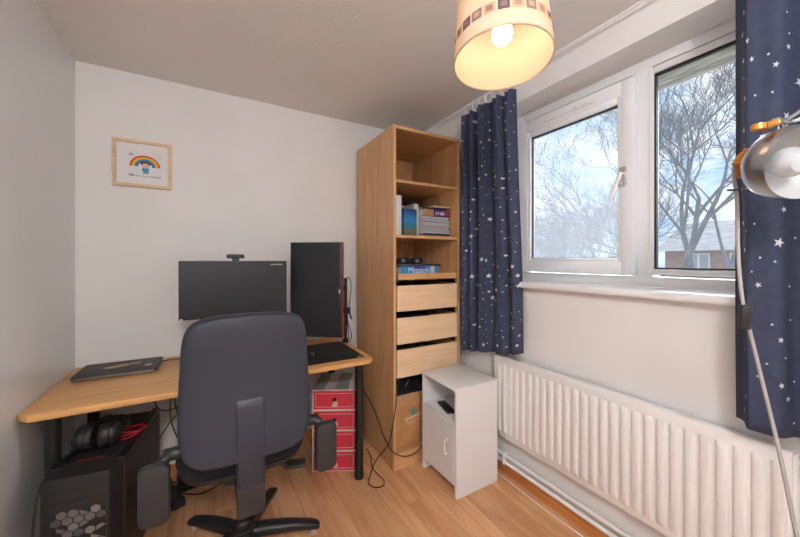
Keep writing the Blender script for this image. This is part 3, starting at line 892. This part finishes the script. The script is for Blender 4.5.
# closed laptop with stickers
lp = thing('laptop', 'closed dark laptop with pale stickers on its lid at the left of the desk', 'laptop', (-.400, 2.183, ZD), R(-1))
obj('base', B().prism(round_rect(.325, .228, .012), .002, .014, .003), mat('laptop_grey', srgb(120, 112, 108), .35, .5), lp)
lid = obj('lid', B().prism(round_rect(.327, .230, .012), .0145, .0215, .002), mat('laptop_lid', srgb(52, 48, 47), .55), lp)
STK = mat('copper_sticker', srgb(196, 154, 128), .6); STW = mat('white_sticker', srgb(186, 184, 180), .6)
pts = []
rnd = random.Random(2)
for k in range(22):
    a = 2 * PI * k / 22; r_ = 1 + rnd.uniform(-.35, .25)
    pts.append((.068 * r_ * math.cos(a), .020 * r_ * math.sin(a)))
obj('sticker', B().prism(pts, 0, .0006), STK, lid, False, loc=(-.01, .015, .0215), rot=(0, 0, R(14)))
obj('sticker', B().prism(round_rect(.05, .022, .006), 0, .0006), STK, lid, False, loc=(.055, .035, .0216), rot=(0, 0, R(-8)))
obj('sticker', B().prism(round_rect(.030, .034, .012), 0, .0006), STW, lid, False, loc=(.118, -.03, .0216), rot=(0, 0, R(10)))
obj('sticker', B().prism(round_rect(.040, .014, .005), 0, .0006), mat('grey_sticker', srgb(88, 82, 80), .6), lid, False, loc=(-.10, .03, .0216), rot=(0, 0, R(10)))
lead = B().tube(spline([(.166, .06, .008), (.20, .085, .006), (.26, .10, .0055), (.34, .12, .0055)], 6), .003, 6)
obj('charger_lead', lead, RUBBER, lp)
wl = B().tube(spline([(-.20, 2.262, ZD + .005), (-.17, 2.285, ZD + .0055), (-.12, 2.296, ZD + .005), (-.02, 2.30, ZD + .0045)], 6), [.003] * 7 + [.005] * 3 + [.004] * 9, 8)
tag(obj('white_cable', wl, GLOSSWHITE), 'short white cable lying on the desk behind the laptop', 'cable')

# ------------------------------------------------------------------ tower computer
CASE = bump(mat('case_black_steel', srgb(28, 29, 31), .42), 300, .08, .0004)
pc = thing('computer_tower', 'black tower computer standing under the left end of the desk', 'computer', (-.375, 1.875, 0), R(-7))
PWD, PDP, PHT = .225, .52, .502
hw = PWD / 2
fr_ = -PDP / 2
case = [(-hw, fr_ + .03), (hw - .02, fr_ + .03), (hw, fr_ + .05), (hw, PDP / 2), (-hw, PDP / 2)]
obj('case_body', B().prism(case, .018, PHT - .026, .002), CASE, pc)
for x, y in ((-.085, -.2), (.085, -.2), (-.085, .2), (.085, .2)):
    obj('foot', B().lathe([(.016, 0), (.02, .004), (.02, .018)], 14), RUBBER, pc, loc=(x, y, 0))
# top with raised rails and a sunken dark panel
rail_m = mat('case_edge_black', srgb(26, 26, 28), .35, .2)
obj('top_rail', B().box(hw - .030, hw, fr_ + .05, PDP / 2, PHT - .026, PHT, .006), rail_m, pc)
obj('top_rail', B().box(-hw, -hw + .030, fr_ + .05, PDP / 2, PHT - .026, PHT, .006), rail_m, pc)
obj('top_panel', B().box(-hw + .03, hw - .03, fr_ + .075, PDP / 2 - .01, PHT - .026, PHT - .012, .002), mat('top_mesh', srgb(24, 24, 26), .55), pc)
# front fascia, chamfered on its right edge, sloping lip on top
fa = [(-hw, fr_), (hw - .034, fr_), (hw - .006, fr_ + .034), (hw - .006, fr_ + .05), (-hw, fr_ + .05)]
fas = obj('front_fascia', B().prism(fa, .012, PHT - .016, .003), CASE, pc)
obj('front_lip', B().add([(-hw, fr_ + .004, PHT - .018), (hw - .036, fr_ + .004, PHT - .018), (hw - .010, fr_ + .034, PHT - .018), (hw - .002, fr_ + .075, PHT - .002), (-hw, fr_ + .075, PHT - .002), (-hw, fr_ + .075, PHT - .03), (hw - .002, fr_ + .075, PHT - .03)],
    [(0, 1, 2, 3, 4), (4, 3, 6, 5), (0, 4, 5), (0, 5, 6, 2, 1), (2, 6, 3)]), CASE, pc, False)
obj('red_button_strip', B().box(-.052, .034, fr_ + .080, fr_ + .096, PHT - .013, PHT - .004, .002), mat('red_strip', srgb(126, 30, 34), .4), pc)
obj('trim_bead', B().box(hw - .016, hw - .012, fr_ - .001, fr_ + .01, .03, PHT - .03, M=Matrix.Translation((-.02, .0, 0))), rail_m, fas, False)
obj('side_slot', B().box(-hw + .034, -hw + .037, fr_ - .001, fr_ + .002, .10, .365), MATTE, fas, False)
obj('drive_bay_line', B().box(-hw + .02, hw - .055, fr_ - .0008, fr_ + .002, .438, .4395), MATTE, fas, False)
obj('drive_bay_line', B().box(-hw + .02, hw - .055, fr_ - .0008, fr_ + .002, .398, .3995), MATTE, fas, False)
# fan grille: hexagon cells in front of a pale fan
obj('grille_backing', B().prism([(x, y) for x, y in round_rect(.15, .29, .02)], -.0012, .0, 0, Matrix.Translation((-.008, fr_ - .0002, .215)) @ FRONT), MATTE, fas, False)
cell_m = [mat('grille_cell_a', srgb(120, 120, 120), .45, .5), mat('grille_cell_b', srgb(92, 92, 94), .45, .5), mat('grille_cell_c', srgb(140, 140, 138), .45, .5)]
rnd = random.Random(8)
for r_ in range(12):
    for c_ in range(5):
        hx = -.072 + c_ * .032 + (.016 if r_ % 2 else 0); hz = .085 + r_ * .0245
        if hx > .062 or rnd.random() < .12: continue
        q = [(.0165 * .92 * math.cos(R(60 * k + 30)) * 1.05, .0150 * .92 * math.sin(R(60 * k + 30)) * 1.05) for k in range(6)]
        if rnd.random() < .35: q = q[:4] if rnd.random() < .5 else q[2:] 
        obj('grille_cell', B().prism(q, .0, .0022, 0, Matrix.Translation((hx, fr_ - .0012, hz)) @ FRONT), cell_m[rnd.randrange(3)], fas, False)
# headset lying on the tower
hp = thing('headphones', 'black headphones lying on top of the tower computer', 'headphones', (-.405, 1.80, PHT - .010), R(-4))
for s_ in (-1, 1):
    M = Matrix.Translation((s_ * .036, 0, .052)) @ Matrix.Rotation(R(90 * s_), 4, 'Y')
    cup = obj('ear_cup', B().lathe([(.0, .036), (.030, .036), (.040, .030), (.046, .022), (.0475, .008), (.0475, .0)], 32, M), BLACK, hp)
    obj('ear_cushion', B().lathe([(.047, .0), (.049, -.006), (.049, -.018), (.044, -.026), (.03, -.026)], 32, M), RUBBER, cup)
    obj('cup_ring', B().tube([tuple(M @ Vector((.047 * math.cos(a), .047 * math.sin(a), .012))) for a in [2 * PI * i / 32 for i in range(32)]], .003, 6, True), BLACKM, cup)
arc = [(-.070, .0, .050), (-.078, .06, .05), (-.066, .135, .048), (-.03, .185, .044), (.03, .185, .044), (.066, .135, .048), (.078, .06, .05), (.070, 0, .050)]
obj('headband', B().tube(spline(arc, 6), .012, 10), BLACK, hp)
rc = B()
for k, rr in enumerate((.047, .052, .044)):
    rc.tube([(.095 + rr * math.cos(a), .075 + rr * math.sin(a) * 1.25, .012 + .006 * k + .012 * math.cos(a + k)) for a in [2 * PI * i / 36 for i in range(36)]], .0026, 6, True)
obj('red_cable_coil', rc, mat('red_cable', srgb(190, 30, 40), .5), hp)
tag(obj('headset_cable', B().tube(spline([(-.468, 1.772, .52), (-.50, 1.745, .50), (-.515, 1.69, .495), (-.518, 1.60, .44), (-.525, 1.58, .25), (-.53, 1.575, .004)], 6), .0028, 6), RUBBER),
    'thin black cable running down the left of the tower computer', 'cable')

# ------------------------------------------------------------------ cardboard chest with red drawers
def striped(name, c1, c2, freq, direction=(1, 0, 0)):
    m = mat(name, c1, .75); n = m.node_tree; b = n.nodes['Principled BSDF']
    t = n.nodes.new('ShaderNodeTexCoord'); d = n.nodes.new('ShaderNodeVectorMath'); d.operation = 'DOT_PRODUCT'; d.inputs[1].default_value = direction
    n.links.new(t.outputs['Object'], d.inputs[0])
    mu = n.nodes.new('ShaderNodeMath'); mu.operation = 'MULTIPLY'; mu.inputs[1].default_value = freq
    fr = n.nodes.new('ShaderNodeMath'); fr.operation = 'FRACT'; gt = n.nodes.new('ShaderNodeMath'); gt.operation = 'GREATER_THAN'; gt.inputs[1].default_value = .55
    n.links.new(d.outputs['Value'], mu.inputs[0]); n.links.new(mu.outputs[0], fr.inputs[0]); n.links.new(fr.outputs[0], gt.inputs[0])
    mx = n.nodes.new('ShaderNodeMix'); mx.data_type = 'RGBA'; mx.inputs['A'].default_value = c1; mx.inputs['B'].default_value = c2
    n.links.new(gt.outputs[0], mx.inputs['Factor']); n.links.new(mx.outputs['Result'], b.inputs['Base Color'])
    return m
STRIPE = striped('grey_striped_card', srgb(132, 146, 150), srgb(206, 204, 200), 7.0)
REDC = mat('red_card', srgb(206, 48, 68), .6)
CARDW = mat('white_card', srgb(214, 208, 204), .7)
cst = thing('drawer_chest', 'small cardboard chest with four red drawers under the desk', 'chest', (.716, 2.036, 0), R(-28))
CWD, CDP, CHT = .270, .300, .490
obj('carcass', B().box(-CWD / 2, CWD / 2, -CDP / 2 + .004, CDP / 2, 0, CHT, .001, seg=1), STRIPE, cst, False)
fr_b = B()
for k in range(5): fr_b.box(-CWD / 2, CWD / 2, -CDP / 2, -CDP / 2 + .006, max(0, k * CHT / 4 - .006), min(CHT, k * CHT / 4 + .006))
for s_ in (-1, 1): fr_b.box(s_ * CWD / 2 - (.008 if s_ > 0 else 0), s_ * CWD / 2 + (.008 if s_ < 0 else 0), -CDP / 2, -CDP / 2 + .006, 0, CHT)
obj('front_frame', fr_b, CARDW, cst, False)
for k in range(4):
    z0, z1 = k * CHT / 4 + .007, (k + 1) * CHT / 4 - .007
    yq = -CDP / 2 - .004
    dq = obj('drawer', B().box(-CWD / 2 + .010, CWD / 2 - .010, yq, yq + .008, z0, z1, .0015, seg=1), REDC, cst, False)
    bd = B(); a, b_, c_, d_ = -CWD / 2 + .022, CWD / 2 - .022, z0 + .013, z1 - .013
    e = .0022
    bd.box(a, b_, yq - .0006, yq, c_, c_ + e).box(a, b_, yq - .0006, yq, d_ - e, d_).box(a, a + e, yq - .0006, yq, c_, d_).box(b_ - e, b_, yq - .0006, yq, c_, d_)
    o = obj('printed_border', bd, CARDW, dq, False)
    obj('finger_hole', B().cyl((0, yq - .001, (z0 + z1) / 2 + .004), (0, yq + .004, (z0 + z1) / 2 + .004), .012), MATTE, dq)
    if k != 1:
        pts = [(-.016, -.040), (.012, -.042), (.020, -.030), (.016, -.012), (.006, -.004), (-.002, -.010), (-.010, -.024)]
        obj('printed_motif', B().prism(pts, 0, .0008, 0, Matrix.Translation((0, yq, (z0 + z1) / 2 + (.004 if k else .004))) @ FRONT), mat('cream_motif', srgb(214, 176, 160), .7), dq, False)


# ================================================================== inside the tall cabinet
def book(name, label, w, d, h, cover, loc, rz=0, parent=None, upright=False, cat='book', group=None, spine_at='front', tilt=0):
    """lying book: w across, d deep, h thick, spine to the front; upright: spine in front, w thick, h tall"""
    t = thing(name, label, cat, loc, rz, group)
    if tilt: t.rotation_euler = (0, tilt, rz)
    c = .0022
    if upright:
        cv = B().box(0, c, 0, d, 0, h).box(w - c, w, 0, d, 0, h).box(0, w, 0, c, 0, h)
        pg = B().box(c, w - c, c, d - .004, .003, h - .003)
    else:
        cv = B().box(0, w, 0, d, 0, c).box(0, w, 0, d, h - c, h).box(0, w, 0, c, 0, h)
        pg = B().box(.003, w - .003, c, d - .004, c, h - c)
    obj('cover', cv, cover, t, False); obj('pages', pg, PAPER, t, False)
    return t
def cov(name, *c, rough=.45): return mat(name, srgb(*c), rough)
ZS = 1.4245
SX = CX0 + T
# white binder against the left side
book('ring_binder', 'white binder standing against the left side of the cabinet', .052, .27, .245, cov('binder_white', 206, 208, 212), (SX + .004, 1.752, ZS), upright=True, cat='binder')
# two books stood with covers outward
bl = thing('book', 'upright book with a blue sea and yellow cover facing out', 'book', (SX + .085, 1.775, ZS), R(4))
obj('pages', B().box(.002, .100, .003, .022, .002, .168), PAPER, bl, False)
def gradient_cover():
    m = mat('sea_cover', srgb(60, 120, 180), .4); n = m.node_tree; b = n.nodes['Principled BSDF']
    t = n.nodes.new('ShaderNodeTexCoord'); s = n.nodes.new('ShaderNodeSeparateXYZ'); r = n.nodes.new('ShaderNodeValToRGB')
    mr = n.nodes.new('ShaderNodeMapRange'); mr.inputs['From Max'].default_value = .17
    n.links.new(t.outputs['Object'], s.inputs[0]); n.links.new(s.outputs['Z'], mr.inputs['Value']); n.links.new(mr.outputs[0], r.inputs['Fac'])
    e = r.color_ramp.elements; e[0].color = srgb(92, 86, 56); e[1].color = srgb(38, 70, 120); e[1].position = .95
    for p, c in ((.2, (104, 112, 84)), (.38, (44, 122, 150)), (.6, (50, 130, 186))): e.new(p).color = srgb(*c)
    n.links.new(r.outputs['Color'], b.inputs['Base Color']); return m
obj('cover', B().box(0, .102, 0, .003, 0, .172).box(0, .102, .022, .025, 0, .172).box(0, .003, 0, .025, 0, .172), gradient_cover(), bl, False)
book('book', 'tall white book standing right of the blue sea book', .040, .20, .215, cov('book_white', 214, 208, 200), (SX + .192, 1.83, ZS), upright=True)
book('book', 'yellow topped book standing behind the blue sea book', .034, .20, .212, cov('book_yellow', 196, 160, 84), (SX + .135, 1.90, ZS), upright=True)
for k, (lab, cc, hh) in enumerate((('dark navy upright book behind the magazine stack, next to the tall white book', (38, 44, 72), .255), ('teal black upright book behind the magazine stack, middle one', (30, 56, 70), .270), ('dark plum upright book behind the magazine stack, right one', (62, 42, 66), .262))):
    book('book', lab, .028, .17, hh, cov('dark_cover_%d' % k, *cc), (SX + .245 + k * .031, 2.00, ZS), upright=True)
# flat stack
sx = SX + .238
z = ZS
rnd = random.Random(3)
ly = []
for lab, w, d, h_, cc, dx in (
    ('thin cream book at the very bottom of the stacked magazines', .228, .20, .010, (196, 178, 134), .0),
    ('dark navy book second from the bottom of the stacked magazines', 0.222, .20, .012, (40, 44, 66), .005),):
    book('book', lab, w, d, h_, cov('stack_cover', *cc), (sx + dx, 1.79, z)); z += h_ + .0004
ordw = ('first', 'second', 'third', 'fourth', 'fifth', 'sixth', 'seventh', 'eighth', 'ninth')
for k in range(9):
    h_ = rnd.uniform(.0105, .0145); w = .222 + rnd.uniform(-.008, .004)
    g = rnd.choice((214, 186, 222, 202))
    book('magazine', 'pale grey magazine in the cabinet stack, %s above the navy book' % ordw[k], w, .205, h_, cov('magazine_cover', g, g - 2, g), (sx + rnd.uniform(0, .006), 1.785 + rnd.uniform(0, .014), z), cat='magazine', group='stacked magazines')
    z += h_ + .0004
PUR = cov('purple_cover', 88, 62, 132)
pb = book('book', 'thick purple book on top of the stacked magazines', .222, .19, .046, PUR, (sx + .006, 1.790, z))
pc_ = obj('spine_panel', B().box(.0, .082, -.0012, .0, .001, .045), cov('spine_orange', 188, 136, 84), pb, False)
obj('spine_panel', B().box(.176, .222, -.0012, .0, .001, .045), cov('spine_wine', 128, 44, 76), pb, False)
mk = B()
for k, xx in enumerate((.098, .118, .138, .150, .162)): mk.box(xx, xx + .008, -.0012, 0, .012, .034 if k % 2 else .03)
mko = obj('spine_print', mk, cov('spine_white', 216, 208, 220), pb, False); mko['kind'] = 'stuff'
z += .0464
book('book', 'dark blue book lying over the thick purple book', .20, .18, .016, cov('cover_dark_blue', 52, 44, 84), (sx + .006, 1.81, z)); z += .0164
book('book', 'thin cream book topmost in the cabinet stack', .135, .17, .013, cov('cover_cream', 214, 192, 150), (sx + .092, 1.795, z))
# lower compartment: blue book, slate tablet, folded headphones
ZT = 1.1705
mb = book('book', 'thick blue book with Mission on its spine on the pull-out tray', .288, .20, .060, cov('mission_blue', 60, 132, 186), (SX + .052, 1.752, ZT))
text_mesh('spine_title', 'Mission', .054, cov('title_white', 214, 226, 238), mb, Matrix.Translation((.132, -.0006, .034)) @ FRONT)
obj('spine_panel', B().box(.09, .18, -.0004, .0, .042, .0595), cov('spine_violet', 74, 64, 140), mb, False)
obj('spine_panel', B().box(.222, .252, -.0008, .0, .002, .058), cov('spine_cream', 206, 196, 180), mb, False)
tb = thing('tablet', 'dark slate tablet lying on the blue Mission book', 'tablet', (SX + .195, 1.86, ZT + .0602))
obj('body', B().prism(round_rect(.335, .215, .012), 0, .014, .003), mat('slate', srgb(66, 70, 86), .4), tb)
obj('glass', B().prism(round_rect(.315, .195, .008), .014, .0148), mat('tablet_glass', (.02, .02, .025, 1), .1), tb)
fh = thing('headphones', 'folded black headphones on the slate tablet in the cabinet', 'headphones', (SX + .175, 1.85, ZT + .0753))
for s_ in (-1, 1):
    c_ = obj('ear_cup', B().lathe([(.032, 0), (.044, .004), (.046, .020), (.040, .034), (.028, .040), (.0, .041)], 28), BLACK, fh, loc=(s_ * .052, 0, 0))
    obj('ear_disc', B().lathe([(.024, .0385), (.024, .0425), (.0, .0435)], 24), mat('ear_disc_grey', srgb(84, 84, 88), .3, .5), c_)
obj('headband', B().tube(spline([(-.085, .02, .016), (-.085, .09, .014), (-.04, .14, .013), (.04, .14, .013), (.085, .09, .014), (.085, .02, .016)], 6), .010, 10), BLACK, fh)
# little clear fitting at the back of the top compartment
ft = thing('clear_bottle', 'tiny clear bottle at the back of the top compartment', 'bottle', (SX + .14, 2.18, 1.7605))
obj('body', B().prism(round_rect(.042, .026, .008), 0, .052, .004), mat('cloudy_plastic', (.62, .63, .66, 1), .2), ft)
obj('cap', B().lathe([(.012, .052), (.012, .066), (.009, .068)], 16), mat('cap_white', (.8, .8, .8, 1), .4), ft)
# things in the drawers, seen through the gaps above the fronts
CLOTH = [mottled('dark_bundle_a', srgb(30, 32, 40), srgb(64, 64, 74), 30, .9), mottled('dark_bundle_b', srgb(24, 26, 40), srgb(60, 70, 100), 26, .9), mottled('dark_bundle_c', srgb(38, 34, 32), srgb(80, 72, 66), 34, .9)]
for k, (zb, lab) in enumerate(((.957, 'dark folded cloth in the uppermost cabinet drawer'), (.757, 'dark folded cloth in the middle cabinet drawer'), (.554, 'dark folded cloth in the lowest cabinet drawer'))):
    rnd = random.Random(k)
    b = B(); n = 14; vs = []
    for j in range(n + 1):
        for i in range(n + 1):
            e = min(i, n - i, j, n - j)
            vs.append((.03 + .40 * i / n, .02 + .48 * j / n, 0 if e == 0 else .118 + rnd.uniform(-.012, .022) - (.02 if e == 1 else 0)))
    fs = [(j * (n + 1) + i, j * (n + 1) + i + 1, (j + 1) * (n + 1) + i + 1, (j + 1) * (n + 1) + i) for j in range(n) for i in range(n)]
    b.add(vs, fs)
    b.box(.03, .43, .02, .50, 0, .02)
    tag(obj('folded_cloth', b, CLOTH[k], loc=(SX + .006, 1.725, zb + .0125)), lab, 'cloth')
# cardboard box with tape and a printed mark, black bag on top
KRAFT = mottled('kraft_card', srgb(196, 146, 98), srgb(178, 126, 82), 12, .75)
cb = thing('cardboard_box', 'brown cardboard box in the bottom of the tall cabinet', 'box', (SX + .012, 1.765, .1005))
obj('carton', B().box(0, .44, 0, .42, 0, .325, .003, seg=1), KRAFT, cb, False)
obj('tape', B().box(-.0006, .4406, -.0008, .4, .270, .3262), mat('clear_tape', srgb(188, 150, 112), .2), cb, False)
obj('printed_emblem', B().prism([(.020 * math.cos(a) * (1 + .25 * math.sin(3 * a)), .022 * math.sin(a)) for a in [2 * PI * i / 24 for i in range(24)]], 0, .0008, 0, Matrix.Translation((.135, -.0005, .205)) @ FRONT), mat('teal_print', srgb(88, 150, 140), .7), cb, False)
scr = B()
wv = [(.075 + .150 * i / 60, -.0012, .165 + .0004 * i + .013 * math.sin(i * .95) * (.6 + .4 * math.sin(i * .31))) for i in range(61)]
scr.tube(wv, .0021, 5)
scr.tube([(.10, -.0012, .142), (.22, -.0012, .156)], .0014, 5)
sco = obj('printed_script', scr, mat('white_print', srgb(226, 206, 182), .7), cb); sco['kind'] = 'stuff'
rnd = random.Random(14)
bg_ = B(); n = 20; vs = []
for j in range(n + 1):
    for i in range(n + 1):
        e = min(i, n - i, j, n - j)
        vs.append((.44 * i / n, .004 + .40 * j / n + (rnd.uniform(0, .02) if 0 < j < 4 else 0), (.0 if e == 0 else (.03, .055, .07, .078)[min(e, 4) - 1] + rnd.uniform(-.016, .020))))
bg_.add(vs, [(j * (n + 1) + i, j * (n + 1) + i + 1, (j + 1) * (n + 1) + i + 1, (j + 1) * (n + 1) + i) for j in range(n) for i in range(n)])
tag(obj('black_bag', bg_, mat('black_polythene', (.012, .013, .018, 1), .22), smooth=False, loc=(SX + .012, 1.765, .4268)), 'crumpled black plastic bag on the brown cardboard box', 'bag')

# ================================================================== picture on the back wall
pf = thing('picture_frame', 'pale wood framed child print of a rainbow on the back wall', 'picture', (-.334, YB - .0005, 1.815))
FWD, FHT, FB = .268, .264, .017
fm = B()
for a in ((-FWD / 2, FWD / 2, FHT / 2 - FB, FHT / 2), (-FWD / 2, FWD / 2, -FHT / 2, -FHT / 2 + FB), (-FWD / 2, -FWD / 2 + FB, -FHT / 2 + FB, FHT / 2 - FB), (FWD / 2 - FB, FWD / 2, -FHT / 2 + FB, FHT / 2 - FB)):
    fm.box(a[0], a[1], -.020, 0, a[2], a[3], .0015, seg=1)
obj('frame', fm, FRAMEWOOD, pf, False)
obj('mount', B().box(-FWD / 2 + FB, FWD / 2 - FB, -.008, -.002, -FHT / 2 + FB, FHT / 2 - FB), mat('mount_white', (.80, .78, .77, 1), .8), pf, False)
pr = obj('print', B().box(-.066, .088, -.0090, -.008, -.082, .068), mat('print_paper', (.76, .76, .79, 1), .7), pf, False)
YP = -.0092
def ink(name, b, c, smooth=False): return obj(name, b, mat('ink_' + name, srgb(*c), .7), pr, smooth)
def band(r0, r1, cx, cz, y):
    b = B(); n = 28; vs = []
    for i in range(n + 1):
        a = PI * i / n
        vs += [(cx + r0 * math.cos(a), y, cz + r0 * math.sin(a) * .92), (cx + r1 * math.cos(a), y, cz + r1 * math.sin(a) * .92)]
    return b.add(vs, [(2 * i, 2 * i + 1, 2 * i + 3, 2 * i + 2) for i in range(n)])
RC = ((214, 54, 44), (232, 126, 44), (240, 204, 70), (110, 176, 84), (70, 130, 190), (92, 80, 150))
for i, c in enumerate(RC):
    obj('rainbow_band', band(.070 - .0064 * (i + 1), .070 - .0064 * i, .010, -.014, YP), mat('rainbow_%d' % i, srgb(*c), .7), pr, False)
def disc(cx, cz, rx, rz, y=YP - .0004, n=20): return B().add([(cx + rx * math.cos(2 * PI * i / n), y, cz + rz * math.sin(2 * PI * i / n)) for i in range(n)], [tuple(range(n))])
ink('face', disc(.012, -.008, .018, .014, YP - .0003), (224, 176, 156))
ink('hair', disc(.012, .003, .024, .014, YP - .0002), (70, 60, 84))
ink('tunic', disc(.012, -.030, .017, .017, YP - .0002), (74, 150, 200))
ink('shoe', B().box(.000, .010, YP - .0004, YP, -.053, -.047).box(.015, .025, YP - .0004, YP, -.053, -.047), (60, 54, 60))
ink('cloud', disc(-.052, .050, .012, .008), (176, 182, 196))
su = B()
for k in range(9):
    a = R(180 + 12 * k)
    su.add([(.086 + .014 * math.cos(a - .05), YP, .066 + .014 * math.sin(a - .05)), (.086 + .044 * math.cos(a), YP, .066 + .044 * math.sin(a)), (.086 + .014 * math.cos(a + .06), YP, .066 + .014 * math.sin(a + .06))], [(0, 1, 2)])
ink('sun_rays', su, (232, 196, 96))['kind'] = 'stuff'
bt = B()
for k in range(4): bt.box(-.062 + k * .0062, -.062 + k * .0062 + .0045, YP - .0003, YP, -.070, -.070 + (.011 if k in (0, 2) else .008))
ink('bold_lettering', bt, (120, 84, 70))['kind'] = 'stuff'
ln = B(); xx = -.034
rnd = random.Random(31)
while xx < .084:
    w = rnd.uniform(.002, .005); ln.box(xx, xx + w, YP - .0003, YP, -.070 - .00, -.070 + rnd.choice((.003, .0045, .006))); xx += w + rnd.choice((.0012, .0012, .004))
ink('small_lettering', ln, (120, 120, 136))['kind'] = 'stuff'

# ================================================================== cables
def cable(label, pts, r=.0032, m=RUBBER, n=8):
    return tag(obj('cable', B().tube(spline(pts, n), r, 8), m), label, 'cable')
cable('thin black cable hanging down the left front edge of the tall cabinet', [(.985, 1.715, .56), (.968, 1.706, .50), (.952, 1.700, .40), (.935, 1.702, .30), (.915, 1.72, .18), (.875, 1.76, .10), (.845, 1.775, .05), (.80, 1.74, .004), (.775, 1.70, .0034), (.79, 1.655, .0034), (.835, 1.64, .0034), (.862, 1.68, .0034), (.855, 1.75, .0034), (.858, 1.83, .0034), (.895, 1.93, .0034), (.905, 2.02, .0034)])
cable('thin black cable slung from the cardboard box past the cabinet side', [(1.20, 1.752, .26), (1.175, 1.712, .16), (1.12, 1.70, .10), (1.05, 1.695, .082), (.98, 1.70, .10), (.93, 1.712, .14), (.915, 1.78, .19), (.92, 1.88, .26), (.925, 2.0, .32), (.93, 2.16, .36), (.932, 2.30, .36)])
cable('white cable lying on the floor along the window wall', [(1.47, 1.60, .003), (1.478, 1.35, .003), (1.470, 1.10, .003), (1.475, .85, .003), (1.46, .5, .003), (1.47, .1, .003)], .003, GLOSSWHITE)
BW_ = 2.28
cable('black cable looping under the desk, leftmost beside the tower computer', [(-.27, BW_, .662), (-.275, BW_, .56), (-.262, BW_ - .02, .46), (-.22, BW_ - .03, .425), (-.16, BW_ - .02, .43), (-.10, BW_, .45)])
cable('black cable hanging under the desk just left of the chair', [(-.165, BW_, .662), (-.18, BW_, .55), (-.20, BW_ - .01, .45), (-.19, BW_ - .02, .34), (-.16, BW_ - .03, .25), (-.13, BW_ - .04, .18)])
cable('black cable hanging under the desk, nearest the chair back', [(-.14, BW_ + .03, .662), (-.155, BW_ + .03, .56), (-.18, BW_ + .02, .47), (-.165, BW_ + .01, .38), (-.14, BW_, .31), (-.12, BW_ - .02, .22)])
cable('black cable slanting from the tower computer to the back wall', [(-.245, 2.13, .30), (-.22, 2.18, .34), (-.18, 2.24, .38), (-.12, 2.29, .40)])
cable('black cable bundle lying on the floor along the back skirting', [(-.30, 2.22, .004), (-.20, 2.24, .012), (-.10, 2.25, .004), (.02, 2.26, .010), (.14, 2.22, .004), (.20, 2.15, .004)], .0045)
cable('black cable trailing over the floor toward the chair', [(-.20, 2.17, .004), (-.12, 2.12, .004), (-.05, 2.08, .004), (.02, 2.10, .004), (.10, 2.16, .004)], .0035)
cable('thin black cable hanging under the right end of the desk', [(.36, 1.95, .664), (.40, 1.95, .61), (.47, 1.96, .60), (.54, 1.97, .635), (.56, 1.98, .664)])
ps = thing('power_strip', 'black power strip with plugs on the floor beside the tower computer', 'power strip', (-.135, 2.165, 0), R(8))
obj('strip', B().box(-.10, .10, -.025, .025, 0, .035, .005), BLACK, ps)
for k in range(3):
    obj('plug', B().box(-.022, .022, -.020, .022, .035, .085 + .02 * (k % 2), .006, M=Matrix.Translation((-.065 + .062 * k, 0, 0))), BLACK, ps)
ad = obj('power_adapter', B().box(-.03, .03, -.055, .055, 0, .04, .006), BLACK, loc=(-.16, 2.06, 0), rot=(0, 0, R(25)))
tag(ad, 'black power adapter block on the floor beside the tower computer', 'adapter')
